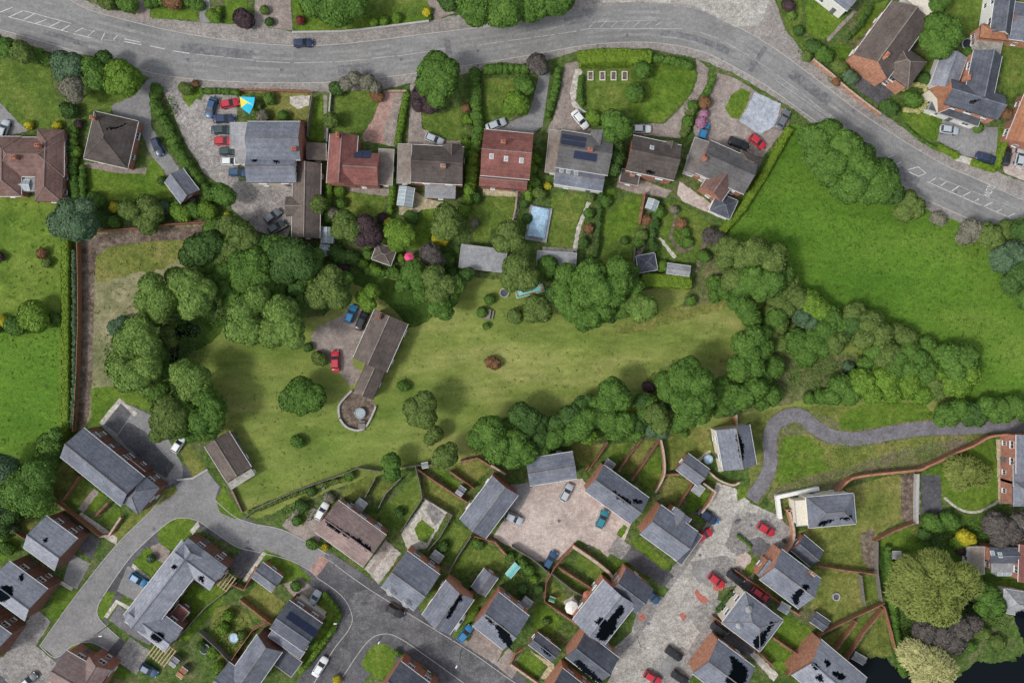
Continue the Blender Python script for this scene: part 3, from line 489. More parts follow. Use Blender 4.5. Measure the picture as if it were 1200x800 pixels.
# =========================== BUILDINGS
WINME = {}
def window_meshes(wd, ht):
    k = (wd, ht)
    if k not in WINME:
        f = MB(); t = .055
        f.box((0, 0, ht/2), (wd, .1, t)); f.box((0, 0, -ht/2), (wd, .1, t)); f.box((-wd/2, 0, 0), (t, .1, ht-t)); f.box((wd/2, 0, 0), (t, .1, ht-t)); f.box((0, 0, 0), (.06, .08, ht-t)); f.box((0, .09, -ht/2-.07), (wd+.2, .24, .06))
        p = MB().box((0, -.01, 0), (wd-.06, .04, ht-.06))
        WINME[k] = (f.mesh('window', 'white_trim'), p.mesh('pane', 'window_glass'))
    return WINME[k]
DOORME = MB().box((0, 0, 1.02), (.95, .1, 2.04)).box((0, .02, 1.5), (.5, .1, .6)).mesh('door', 'lead')
HANDME = MB().box((.34, .09, 1.0), (.12, .06, .04)).mesh('handle', 'white_trim')
POTME = MB().tube((0, 0, 0), (0, 0, .45), .15, .12, 8).mesh('chimney_pot', 'pot_clay')
class Wing:
    def __init__(s, c, L, W, a, h=5.0, t='gable', p=36, rm='slate', wm='brick_red', over=.25, win=True, door=True, ridge=True):
        k = S*(1-h/H); s.h = h; s.t = t; s.tan = math.tan(math.radians(p)); s.rm = rm; s.wm = wm
        s.L, s.W = L*k/2, W*k/2; s.x, s.y, _ = P(c[0], c[1], h); s.a = math.radians(a); s.over = over; s.win = win; s.door = door; s.ridge = ridge
        s.u = Vector((math.cos(s.a), math.sin(s.a))); s.v = Vector((-math.sin(s.a), math.cos(s.a)))
    def uv(s, x, y): d = Vector((x-s.x, y-s.y)); return d.dot(s.u), d.dot(s.v)
    def z(s, x, y):
        u, v = s.uv(x, y)
        if s.t == 'flat': return s.h+.02
        if s.t == 'lean': return s.h+(v+s.W)*s.tan
        if s.t == 'gable': return s.h+max(0, s.W-abs(v))*s.tan
        return s.h+max(0, min(s.W-abs(v), s.L-abs(u)))*s.tan
    def nrm(s, x, y):
        e = .15; dx = (s.z(x+e, y)-s.z(x-e, y))/(2*e); dy = (s.z(x, y+e)-s.z(x, y-e))/(2*e); return Vector((-dx, -dy, 1)).normalized()
    def on(s, px, py):      # plan reading of a roof point -> place on the slope
        z = s.h+1
        for _ in range(8): x, y, _z = P(px, py, z); z = s.z(x, y)
        return x, y, z
    def pt(s, u, v, z): return (s.x+s.u.x*u+s.v.x*v, s.y+s.u.y*u+s.v.y*v, z)
def wing_build(s, root, idx):
    ox, oy = root.location.x, root.location.y
    def q(u, v, z): x, y, z = s.pt(u, v, z); return (x-ox, y-oy, z)
    L, W, h = s.L, s.W, s.h; w, l = W-s.over, L-s.over; rise = W*s.tan; th = .14; lift = .006*idx
    # walls
    wb = MB()
    base = [q(-l,-w,0), q(l,-w,0), q(l,w,0), q(-l,w,0)]
    if s.t == 'gable':
        hh = h+s.over*s.tan-th-.02; ap = h+rise-th-.05
        wb.add(base+[q(-l,-w,hh), q(l,-w,hh), q(l,w,hh), q(-l,w,hh), q(-l,0,ap), q(l,0,ap)], [(0,1,5,4), (2,3,7,6), (1,2,6,9,5), (3,0,4,8,7), (3,2,1,0)])
    elif s.t == 'lean':
        z0 = h+s.over*s.tan-th-.02; z1 = h+(2*W-s.over)*s.tan-th-.02
        wb.add(base+[q(-l,-w,z0), q(l,-w,z0), q(l,w,z1), q(-l,w,z1)], [(0,1,5,4), (2,3,7,6), (1,2,6,5), (3,0,4,7), (3,2,1,0)])
    else:
        hh = h-.02 if s.t == 'flat' else h+.05
        wb.add(base+[q(-l,-w,hh), q(l,-w,hh), q(l,w,hh), q(-l,w,hh)], [(0,1,5,4), (2,3,7,6), (1,2,6,5), (3,0,4,7), (3,2,1,0), (4,5,6,7)])
    wb.build('wall', s.wm, root)
    # roof
    rb = MB(); h2 = h+lift
    if s.t == 'gable':
        t = [q(-L,-W,h2), q(L,-W,h2), q(L,0,h2+rise), q(-L,0,h2+rise), q(L,W,h2), q(-L,W,h2)]
        b = [(x, y, z-th) for x, y, z in t]
        rb.add(t+b, [(0,1,2,3), (3,2,4,5), (7,6,9,8), (8,9,11,10), (0,6,7,1), (5,4,10,11), (1,7,8,2), (2,8,10,4), (0,3,9,6), (3,5,11,9)])
        R0, R1 = q(-L-.02,0,h2+rise+.03), q(L+.02,0,h2+rise+.03)
    elif s.t == 'hip':
        d = min(L, W); zz = h2+d*s.tan; e = [q(-L,-W,h2), q(L,-W,h2), q(L,W,h2), q(-L,W,h2)]
        if L >= W: rr = [q(-(L-W)-.01,0,zz), q((L-W)+.01,0,zz)]; f = [(0,1,5,4), (1,2,5), (2,3,4,5), (3,0,4)]
        else: rr = [q(0,-(W-L)-.01,zz), q(0,(W-L)+.01,zz)]; f = [(0,1,4), (1,2,5,4), (2,3,5), (3,0,4,5)]
        v = e+rr+[(x, y, z-th) for x, y, z in e]
        rb.add(v, f+[(0,6,7,1), (1,7,8,2), (2,8,9,3), (3,9,6,0), (9,8,7,6)])
        R0, R1 = rr
    elif s.t == 'lean':
        t = [q(-L,-W,h2), q(L,-W,h2), q(L,W,h2+2*W*s.tan), q(-L,W,h2+2*W*s.tan)]; b = [(x, y, z-th) for x, y, z in t]
        rb.add(t+b, [(0,1,2,3), (7,6,5,4), (0,4,5,1), (1,5,6,2), (2,6,7,3), (3,7,4,0)])
    else:
        rb.prism([q(*c, 0)[:2] for c in ((-L,-W), (L,-W), (L,W), (-L,W))], h2, h2+.12)
        for (u0, v0, u1, v1) in ((-L,-W,L,-W), (L,-W,L,W), (L,W,-L,W), (-L,W,-L,-W)):
            pass
    roof = rb.build('roof', s.rm, root)
    if s.t in ('gable', 'hip') and s.ridge:
        rg = MB(); rg.tube(R0, R1, .13, .13, 6)
        if s.t == 'hip':
            cs = [q(-L,-W,h2), q(L,-W,h2), q(L,W,h2), q(-L,W,h2)]
            ends = (R0, R1, R1, R0) if L >= W else (R0, R0, R1, R1)
            for c_, e_ in zip(cs, ends): rg.tube(e_, (c_[0], c_[1], c_[2]+.02), .1, .1, 5)
        rg.build('ridge_tiles', {'slate': 'concrete_tile_grey', 'slate_dark': 'slate', 'slate_light': 'slate', 'tile_brown': 'felt_brown', 'tile_dark': 'tile_brown', 'tile_red': 'tile_pink', 'tile_umber': 'tile_pink'}.get(s.rm, s.rm), roof)
    if s.t in ('gable', 'hip', 'lean'):
        g = MB()
        sides = [(-W-.05, -1)] + ([(W+.05, 1)] if s.t != 'lean' else [])
        for vv, sg in sides: g.tube(q(-L, vv, h-.06), q(L, vv, h-.06), .06, .06, 6)
        if s.t == 'hip':
            for uu in (-L-.05, L+.05): g.tube(q(uu, -W, h-.06), q(uu, W, h-.06), .06, .06, 6)
        g.build('gutter', 'black_trim' if idx % 2 else 'white_trim', roof)
    if s.t == 'flat':
        g = MB()
        for (u0, v0, du, dv) in ((0,-W,2*L+.12,.12), (0,W,2*L+.12,.12), (-L,0,.12,2*W-.13), (L,0,.12,2*W-.13)):
            x, y, _ = q(u0, v0, 0); g.box((x, y, h2+.06), (du, dv, .26), s.a)
        g.build('roof_edge', 'kerb_stone', roof)
    # windows
    if s.win:
        for (nx, off, half) in (((0,-1), w, l), ((0,1), w, l), ((1,0), l, w), ((-1,0), l, w)):
            wn = s.u*nx[0]+s.v*nx[1]; cx, cy = s.x+wn.x*off, s.y+wn.y*off
            if wn.dot(Vector((cx, cy))) > .15*math.hypot(cx, cy): continue
            rot = math.atan2(wn.y, wn.x)-math.pi/2; tx, ty = -wn.y, wn.x
            if nx[1] == 0 and s.t == 'gable' and h > 4 and idx == 0: continue
            cnt = max(1, int((2*half-.8)/3.1)); lv = [1.5] if h < 4 else [1.45, 3.95]
            if h < 2.3: continue
            for zi, zz in enumerate(lv):
                if zz+.65 > h: continue
                for i in range(cnt):
                    o = (i-(cnt-1)/2)*(2*half-.6)/cnt
                    loc = (cx+tx*o+wn.x*.03-ox, cy+ty*o+wn.y*.03-oy, zz)
                    if zi == 0 and i == cnt//2 and s.door and nx[0] == 0 and cnt > 1:
                        dd = inst('door', DOORME, root, (loc[0], loc[1], .05), rot); inst('handle', HANDME, dd, (0, 0, 0)); continue
                    f, p = window_meshes(1.4 if (i+zi) % 3 else .9, 1.05)
                    wo = inst('window', f, root, loc, rot); inst('pane', p, wo, (0, 0, 0))
    return roof
def slope_obj(root, wg, name, px, py, du, dv, mat, parent=None, th=.06, label=None, rz=None):
    x, y, z = wg.on(px, py); n = wg.nrm(x, y)
    ax = Vector((math.cos(wg.a if rz is None else math.radians(rz)), math.sin(wg.a if rz is None else math.radians(rz)), 0)); ax = (ax-n*ax.dot(n)).normalized(); ay = n.cross(ax)
    M = Matrix((ax, ay, n)).transposed()
    o = MB().box((0, 0, th/2+.02), (du, dv, th)).build(name, mat, root, (x-root.location.x, y-root.location.y, z)); o.rotation_euler = M.to_euler(); return o
def house(label, lm, wings, chim=(), sky=(), solar=(), holes=(), name='house', cat='house', group=None, cones=(), pads=()):
    W0 = wings[0]; root = empty(name, (W0.x, W0.y, 0)); tag(root, label, cat, group); LMS.append((lm, W0.x, W0.y, root))
    roofs = [wing_build(wg, root, i) for i, wg in enumerate(wings)]
    def best(px, py):
        r = []
        for i, wg in enumerate(wings):
            x, y, z = wg.on(px, py); u, v = wg.uv(x, y)
            r.append((abs(u) > wg.L+.2 or abs(v) > wg.W+.2, -z, i))
        return min(r)[2]
    for px, py in chim:
        i = best(px, py); wg = wings[i]; x, y, z = wg.on(px, py); x -= root.location.x; y -= root.location.y
        mb = MB().box((x, y, z+.35), (.95, .6, 2.0), wg.a).box((x, y, z+1.4), (1.08, .73, .14), wg.a)
        c = mb.build('chimney', wg.wm if wg.wm.startswith('brick') else 'brick_red', roofs[i])
        for s_ in (-.22, .22): c2 = inst('chimney_pot', POTME, root, (x+math.cos(wg.a)*s_, y+math.sin(wg.a)*s_, z+1.47))
    for px, py in sky:
        i = best(px, py); fr = slope_obj(root, wings[i], 'skylight', px, py, .85, 1.1, 'white_trim'); p = MB().box((0, 0, .1), (.65, .9, .04)).build('pane', 'pale_glass', fr)
    for (px, py, nx, ny, dx, dy) in solar:     # grid of panels
        i = best(px, py); wg = wings[i]; ca, sa = math.cos(wg.a), math.sin(wg.a)
        for a in range(nx):
            for b in range(ny):
                u = (a-(nx-1)/2)*dx/S*1.04; v = (b-(ny-1)/2)*dy/S*1.04*.85
                slope_obj(root, wg, 'solar_panel', px+u*ca-v*sa, py-(u*sa+v*ca), dx*.97, dy*.95, 'solar_cell')
    for (px, py, r, k) in cones:      # pale pointed bay roofs
        i = best(px, py); x, y, z = wings[i].on(px, py); R = r*S
        mb = MB().tube((0, 0, -.7), (0, 0, .15), R, R, 8).tube((0, 0, .152), (0, 0, .15+R*.8), R*1.1, .05, 8)
        mb.build('turret_roof', k, root, (x-root.location.x, y-root.location.y, z+.2))
    for hp in holes:                  # black patch laid over the roof where the survey has no data
        cx = sum(p[0] for p in hp)/len(hp); cy = sum(p[1] for p in hp)/len(hp); i = best(cx, cy); wg = wings[i]
        rg = ragged(smooth(hp, 3), 1.3, 1.5); mb = MB(); pts = []
        x0, x1 = min(p[0] for p in rg), max(p[0] for p in rg); y0, y1 = min(p[1] for p in rg), max(p[1] for p in rg); st = .8
        def inside(px, py):
            c = False; j = len(rg)-1
            for k in range(len(rg)):
                if (rg[k][1] > py) != (rg[j][1] > py) and px < (rg[j][0]-rg[k][0])*(py-rg[k][1])/(rg[j][1]-rg[k][1])+rg[k][0]: c = not c
                j = k
            return c
        yy = y0
        while yy < y1:
            xx = x0
            while xx < x1:
                if inside(xx+st/2+random.uniform(-1.1, 1.1), yy+st/2+random.uniform(-1.1, 1.1)):
                    vs = []
                    for a, b in ((0,0), (st,0), (st,st), (0,st)):
                        x, y, z = wg.on(xx+a, yy+b); vs.append((x-root.location.x, y-root.location.y, z+.05))
                    mb.add(vs[::-1], [(0,1,2,3)])
                xx += st
            yy += st
        if mb.v: mb.build('survey_gap', 'void_black', roofs[i])
    return root
Wg = Wing; B = dict
# ---- northern row
house('brown hipped bungalow with a recessed conservatory at the left edge of the photo', 'the brown left-edge bungalow', [Wg((34,184),82,46,0,2.9,'hip',30,'tile_umber'), Wg((58,194),84,32,88,2.9,'hip',31,'tile_umber'), Wg((8,195),70,34,90,2.9,'hip',30,'tile_umber'), Wg((26,214),36,20,0,2.3,'flat',rm='felt_grey',wm='render_white')], chim=[(48,172),(20,186)])
r = house('dark brown bungalow with a square pyramid roof behind the curving drive', 'the pyramid-roofed bungalow', [Wg((130,164),53,57,-13,2.9,'hip',33,'tile_dark',win=True)], chim=[(112,140)], holes=[[(121,151),(135,149),(148,146),(136,152)]])
house('small grey slate garage at the end of a hedged drive', 'the small slate garage', [Wg((213,218),32,27,-53,2.4,'gable',32,'slate',door=False)], name='garage', cat='garage')
house('wide grey patchwork-roofed building beside the row of parked cars', 'the big grey car-park building', [Wg((321,165),62,45,0,5.6,'gable',24,'slate',over=.15), Wg((318,197),58,34,0,5.0,'gable',24,'slate',wm='render_cream'), Wg((281,159),22,30,0,4.6,'flat',rm='felt_grey',wm='render_white'), Wg((284,184),16,16,0,2.6,'flat',rm='felt_grey',wm='render_white')], holes=[[(294,186),(301,185),(300,189),(295,189)],[(320,189),(327,189),(327,192),(322,191)]], chim=[(346,176)])
house('long brown-roofed outbuilding with a left gable below the grey building', 'the long brown outbuilding', [Wg((359,235),88,33,89,3.0,'gable',28,'tile_brown',wm='brick_brown'), Wg((347,242),24,22,0,3.0,'gable',28,'tile_brown',wm='brick_brown')], name='outbuilding', cat='building')
house('little brown lean-to shed roof between the grey building and the red roof', 'the brown lean-to shed', [Wg((371,178),20,22,90,2.5,'lean',12,'tile_brown',wm='brick_brown',door=False)], name='shed', cat='shed')
house('red-tiled L-shaped house with two skylight panels on its dark rear slope', 'the L-shaped red house', [Wg((401,187),58,33,86,4.6,'gable',34,'tile_red'), Wg((424,198),40,38,-3,4.6,'gable',34,'tile_red'), Wg((452,196),18,42,-3,2.6,'flat',rm='felt_brown',wm='brick_brown')], solar=[(425,181,2,1,1.7,2.4)], chim=[(397,160)])
house('dark brown house with a grey lean-to and a white conservatory at its back', 'the dark house with conservatory', [Wg((513,193),60,44,-3,4.8,'gable',33,'tile_dark'), Wg((530,183),26,26,88,4.6,'gable',34,'tile_dark'), Wg((474,192),16,46,-2,2.5,'flat',rm='felt_brown',wm='brick_brown'), Wg((516,224),36,18,178,2.3,'lean',10,'felt_grey',wm='brick_brown')], chim=[(520,196)])
house('red-tiled house with three skylights and a second roof ridge at its back', 'the red house with three skylights', [Wg((594,181),58,54,-5,5.0,'gable',32,'tile_red'), Wg((590,212),56,17,-5,4.0,'gable',32,'tile_red'), Wg((616,162),16,12,-5,4.9,'flat',rm='felt_brown')], sky=[(576,183),(593,186),(611,188)], chim=[(590,168)])
house('brown-grey house with blue solar panels on both sides of its ridge', 'the solar panel house', [Wg((685,179),62,44,-9,5.0,'gable',32,'tile_grey'), Wg((703,168),28,26,80,4.9,'gable',32,'tile_grey'), Wg((679,208),58,24,-9,4.2,'gable',26,'slate',wm='render_white'), Wg((650,178),18,50,-6,2.5,'flat',rm='felt_brown',wm='brick_brown')], solar=[(672,165,5,2,1.0,1.3),(686,183,5,1,.95,1.7)], sky=[(658,200),(666,201),(675,203)], chim=[(691,177)])
house('dark brown house with a yellowish rooflight and a brick left gable end', 'the dark house with brick gable', [Wg((766,185),58,42,-12,5.6,'gable',32,'tile_dark',wm='brick_red'), Wg((785,177),20,24,78,5.0,'gable',32,'tile_dark'), Wg((738,208),22,16,-12,2.4,'flat',rm='tile_dark')], sky=[(764,173)], holes=[[(758,200),(768,202),(767,205),(758,203)]], chim=[(740,206)])
house('large brown multi-hipped house beside the bright field with a pink patio', 'the multi-hipped house by the field', [Wg((852,196),62,42,-24,5.0,'gable',33,'tile_grey'), Wg((877,190),28,20,-24,4.8,'hip',33,'tile_dark'), Wg((842,215),30,30,55,4.6,'gable',36,'tile_umber'), Wg((816,184),42,18,72,3.0,'flat',rm='concrete_tile_grey',wm='render_white'), Wg((848,241),26,24,-24,2.8,'hip',25,'slate_dark',wm='render_white')], chim=[(824,187)])
# ---- north east
house('large brown house set diagonally to the main road with a pale circular tower top', 'the diagonal brown house', [Wg((1043,47),78,50,54,5.6,'gable',37,'tile_brown',wm='brick_orange'), Wg((1058,76),42,38,-36,5.0,'hip',36,'tile_brown',wm='brick_orange'), Wg((1080,5),40,15,-38,4.6,'flat',rm='render_cream',wm='render_white')], chim=[(1036,67)])
house('dark-roofed house with orange hanging tiles and a white front above its drive', 'the orange and dark-roofed house', [Wg((1152,90),56,34,78,5.0,'gable',36,'slate_dark',wm='brick_orange'), Wg((1142,117),66,30,-17,4.8,'gable',34,'slate_dark',wm='brick_orange'), Wg((1107,113),28,30,22,3.6,'gable',30,'tile_orange',wm='render_cream'), Wg((1118,134),62,10,-19,2.6,'flat',rm='slate_dark',wm='render_white')], chim=[(1131,93)], holes=[[(1136,119),(1148,116),(1142,121)]])
house('blue-grey glazed roof building against the left of the dark-roofed house', 'the blue-grey glazed annexe', [Wg((1112,83),44,30,70,3.2,'gable',20,'slate_light',wm='render_white',win=False)], name='annexe', cat='building')
house('dark gabled house with an orange hipped end at the top right corner', 'the top right corner house', [Wg((1176,12),56,24,82,5.0,'gable',38,'slate_dark',wm='render_white'), Wg((1165,38),32,16,-6,4.4,'hip',34,'tile_orange',wm='brick_orange'), Wg((1200,26),34,44,-8,3.8,'gable',26,'slate',wm='brick_orange')])
house('flat pale concrete-roofed garage between two top right lawns', 'the pale flat-roofed garage', [Wg((1158,51),32,20,-12,2.5,'flat',rm='concrete',wm='render_cream',door=False)], name='garage', cat='garage')
house('orange-tiled bungalow edge at the right edge of the photo', 'the orange right-edge bungalow', [Wg((1206,142),60,34,68,3.0,'gable',30,'tile_orange')])
house('white-fronted house tip at the top edge above the lane', 'the white top-edge house', [Wg((985,-12),44,30,-38,4.5,'gable',30,'slate',wm='render_white')])
# ---- middle
house('long brown barn-like house on the meadow in two stepped gabled parts', 'the brown barn house', [Wg((446,399),62,43,66,4.2,'gable',33,'tile_brown',wm='brick_brown'), Wg((433,447),36,24,66,3.2,'gable',33,'tile_brown',wm='brick_brown')], chim=[(446,371)])
house('brown shed with a pale clear panel along its lower end, right of the white car', 'the brown shed with pale end', [Wg((267,535),50,34,-58,2.6,'gable',24,'tile_brown',wm='timber_grey'), Wg((283,561),8,32,-58,2.3,'flat',rm='concrete',wm='render_white',win=False)], name='shed', cat='shed')
house('flat grey-roofed garage block at the bottom of the red house garden', 'the flat grey garage block', [Wg((566,303),54,27,-7,2.6,'flat',rm='felt_grey',wm='brick_brown')], name='garage', cat='garage')
house('brown hipped summerhouse among shrubs north of the barn house', 'the brown summerhouse', [Wg((450,298),24,20,-20,2.4,'hip',26,'tile_brown',wm='timber')], name='summerhouse', cat='summerhouse')
house('flat purple-grey roof hidden behind the large tree group below the lawn', 'the purple-grey flat roof', [Wg((652,306),46,22,-4,2.6,'flat',rm='tile_umber' if 0 else 'felt_grey',wm='brick_brown')], name='garage', cat='garage')
house('dark pyramid-roofed garden room beside the bright clipped hedge', 'the dark garden room', [Wg((758,308),22,20,10,2.3,'hip',32,'slate_dark',wm='timber')], name='garden_room', cat='summerhouse')
house('long low pale grey shed just above the bright clipped hedge', 'the low pale grey shed', [Wg((795,316),28,12,-8,2.2,'gable',18,'felt_grey',wm='timber_grey',win=False)], name='shed', cat='shed')
# ---- south west estate
house('long slate house with a brick gabled front facing the dark parking bays', 'the long slate corner house', [Wg((120,547),92,44,-39,5.6,'gable',34,'slate',wm='brick_brown'), Wg((162,577),32,40,-39,5.1,'hip',34,'slate',wm='brick_brown'), Wg((155,552),24,18,-39,4.4,'gable',20,'tile_red',wm='brick_brown')], chim=[])
house('pale slate house with a tall brown brick end wall left of the parking court', 'the pale slate left house', [Wg((59,636),46,46,-36,5.6,'gable',32,'slate_light',wm='brick_brown')], holes=[[(50,632),(56,630),(53,635)]])
house('pale slate house with ragged black gaps at the left edge below its twin', 'the gap-roofed left-edge house', [Wg((20,692),56,46,-36,5.6,'gable',32,'slate_light',wm='brick_brown')], holes=[[(0,690),(8,685),(16,690),(12,700),(2,704),(-4,698)],[(22,676),(28,672),(26,680)]])
house('slate house mostly outside the lower left edge with a brown brick wall', 'the lower left-edge house', [Wg((-22,744),56,44,-36,5.6,'gable',32,'slate_light',wm='brick_brown')])
house('grey slate Z-shaped block with two projecting wings round a bright lawn', 'the Z-shaped slate block', [Wg((194,688),112,38,52,5.6,'gable',33,'slate_light',wm='brick_brown'), Wg((233,661),58,34,-37,5.6,'gable',33,'slate_light',wm='brick_brown'), Wg((180,732),60,34,-37,5.1,'gable',33,'slate_light',wm='brick_brown'), Wg((211,718),16,16,52,2.6,'flat',rm='tile_red',wm='brick_brown')], holes=[[(200,664),(206,661),(205,666)],[(232,676),(240,674),(238,682),(234,680)],[(178,742),(188,740),(194,746),(186,752),(178,748)]])
house('small grey slate garage above an oval back lawn in the lower left', 'the small garage by the oval lawn', [Wg((313,676),30,22,-37,2.6,'gable',28,'slate',door=False)], name='garage', cat='garage')
house('dark slate house with a long black panel strip, wrapped by a hedge', 'the black-panelled corner house', [Wg((347,733),48,40,-35,5.6,'gable',33,'slate_dark',wm='brick_brown'), Wg((361,716),40,14,-35,3.0,'flat',rm='felt_brown',wm='render_cream'), Wg((336,754),46,10,-35,4.6,'flat',rm='lead' if 0 else 'slate',wm='brick_brown')], solar=[(354,731,7,1,1.0,1.6)])
house('dark flat-roofed garage touching the hedge below the black-panelled house', 'the dark flat garage', [Wg((336,775),30,22,-37,2.6,'flat',rm='slate_dark',wm='brick_brown')], name='garage', cat='garage')
house('slate house with one pale and one shaded slope at the bottom edge', 'the two-toned bottom-edge house', [Wg((300,776),56,36,55,5.0,'gable',38,'slate',wm='brick_brown')])
house('slate house tip with dark red brick wall left of the two-toned house', 'the dark red brick bottom house', [Wg((268,800),30,40,-37,5.0,'gable',33,'slate',wm='brick_brown')])
house('pinkish-roofed house with a red brick wall at the bottom left edge', 'the pinkish bottom-left house', [Wg((92,794),56,42,-30,5.0,'gable',33,'tile_pink',wm='brick_red'), Wg((112,785),20,30,58,5.0,'gable',33,'tile_pink',wm='brick_red')])
house('wide pinkish-brown roofed house at the corner of the dark road', 'the pinkish-brown corner house', [Wg((411,625),70,46,-36,5.0,'gable',27,'tile_pink',wm='brick_red')], holes=[[(381,609),(388,613),(402,621),(418,630),(435,642),(432,646),(416,634),(398,624),(384,616)]])
house('slate house with two pale pointed bay roofs on its front slope', 'the house with pointed bays', [Wg((481,680),48,52,-36,5.6,'gable',30,'slate',wm='brick_orange')], cones=[(459,692,5.5,'felt_grey'),(477,705,5.5,'felt_grey')])
house('slate house with a pale left slope and a dark right slope beside a grass strip', 'the half-pale half-dark house', [Wg((525,711),50,40,55,5.6,'gable',35,'slate',wm='brick_orange')], holes=[[(538,697),(541,700),(528,722),(524,720)]])
house('slate house with a big ragged black hole in its lower slope', 'the house with one black hole', [Wg((587,727),46,50,-38,5.6,'gable',33,'slate',wm='brick_orange')], holes=[[(580,732),(592,736),(600,748),(600,760),(594,757),(586,746)],[(571,722),(580,730),(578,732),(570,725)]])
house('small slate garage tucked between two brick-gabled houses', 'the small tucked-in garage', [Wg((568,682),27,20,55,2.6,'gable',28,'slate',door=False)], name='garage', cat='garage')
house('long slate house whose ridge runs up to the pink courtyard', 'the slate house left of the courtyard', [Wg((573,594),64,38,53,5.6,'gable',33,'slate',wm='brick_red')])
house('slate house with slightly curved top edge against the meadow trees', 'the slate house above the courtyard', [Wg((646,549),56,32,9,5.0,'gable',28,'slate',wm='brick_red')])
house('long slate house with an orange brick gable right of the courtyard', 'the long slate courtyard house', [Wg((723,579),66,38,-36,5.6,'gable',35,'slate',wm='brick_orange')], holes=[[(718,574),(726,579),(740,588),(738,591),(724,583)],[(742,584),(752,587),(751,590),(743,588)]])
house('slate house with a dark strip along its road side, by the tarmac strip', 'the slate house by the pale road', [Wg((784,624),54,42,-36,5.6,'gable',30,'slate',wm='brick_orange'), Wg((806,641),12,42,-36,4.4,'flat',rm='slate_dark',wm='brick_orange'), Wg((793,611),26,24,54,5.1,'gable',35,'slate',wm='brick_orange')])
house('small slate garage behind a curved brick garden wall', 'the garage by the brick garden wall', [Wg((812,550),32,24,-37,2.6,'gable',30,'slate',door=False), Wg((818,573),12,12,-37,2.2,'flat',rm='felt_grey')], name='garage', cat='garage')
house('square slate house with a cream front beside the winding path', 'the cream-fronted square house', [Wg((863,524),48,40,-80,5.6,'gable',33,'slate',wm='render_cream')], holes=[[(862,508),(866,507),(872,528),(870,542),(866,530)]])
house('slate house with rounded cream walls on the green bank', 'the cream-walled bank house', [Wg((974,598),56,36,5,5.6,'hip',32,'slate',wm='render_cream'), Wg((945,600),26,30,5,4.2,'flat',rm='render_cream',wm='render_cream',win=False)], holes=[[(958,614),(972,608),(976,610),(964,616)],[(984,606),(998,604),(996,608),(986,609)]])
house('slate house in two parts with a huge ragged black hole in its pale slope', 'the house with the huge black hole', [Wg((708,717),60,48,52,5.6,'gable',32,'slate_light',wm='brick_orange'), Wg((739,692),40,36,-37,5.1,'gable',32,'slate_dark',wm='brick_orange')], holes=[[(728,708),(731,716),(724,726),(718,742),(708,750),(698,746),(702,736),(697,728),(704,724),(712,726),(720,716)]])
house('dark slate house with an orange brick gable at the end of the pale road', 'the dark slate roadside house', [Wg((694,770),50,38,-38,5.6,'gable',33,'slate_dark',wm='brick_orange')], holes=[[(674,772),(684,777),(698,790),(706,797),(702,800),(690,792),(676,780)]])
house('small grey garage above the square lawn near the bottom edge', 'the small garage by the square lawn', [Wg((638,758),34,18,-38,2.6,'gable',28,'slate_dark',door=False)], name='garage', cat='garage', holes=[[(633,757),(640,759),(648,768),(642,767)]])
house('slate house with a brick gable cut by the bottom edge left of the road', 'the brick-gabled bottom-edge house', [Wg((668,812),50,36,-38,5.6,'gable',33,'slate_dark',wm='brick_orange')])
house('slate house with two pale pointed turrets and cream front', 'the turreted cream-front house', [Wg((882,728),56,46,-37,5.6,'hip',28,'slate',wm='render_cream')], cones=[(877,713,4,'felt_grey'),(866,732,4,'felt_grey')], holes=[[(882,750),(896,738),(902,728),(908,730),(900,742),(894,756),(886,760)]])
house('slate house with ragged black holes and a brick porch at the bottom edge', 'the ragged bottom-edge house', [Wg((848,785),54,50,-37,5.6,'gable',32,'slate',wm='brick_orange')], holes=[[(856,768),(866,774),(876,786),(872,800),(858,806),(850,796),(858,784)]])
house('slate house with an orange brick bay and gap-strewn lower slope', 'the brick-bay slate house', [Wg((926,678),58,44,-37,5.6,'gable',32,'slate',wm='brick_orange'), Wg((905,672),22,26,53,4.6,'gable',34,'slate',wm='brick_orange')], holes=[[(928,700),(936,690),(944,684),(948,688),(938,698),(934,708)]], chim=[(950,670)])
house('dark slate garage joined to the brick wall above the brick-bay house', 'the slate garage by the bank', [Wg((946,645),30,24,-40,2.7,'gable',28,'slate_dark',door=False)], name='garage', cat='garage')
house('slate house with several black gaps at the bottom edge near the missing ground', 'the black-gapped bottom-edge house', [Wg((972,792),70,54,-40,5.6,'gable',32,'slate_light',wm='brick_orange')], holes=[[(950,776),(960,780),(956,786)],[(966,770),(975,778),(968,780)],[(975,786),(990,790),(985,797)],[(955,792),(962,790),(964,800)]])
house('slate-roofed house tip at the bottom edge right of the dark road', 'the bottom-edge house by the dark road', [Wg((478,808),54,44,-37,5.6,'gable',33,'slate_dark',wm='brick_red')])
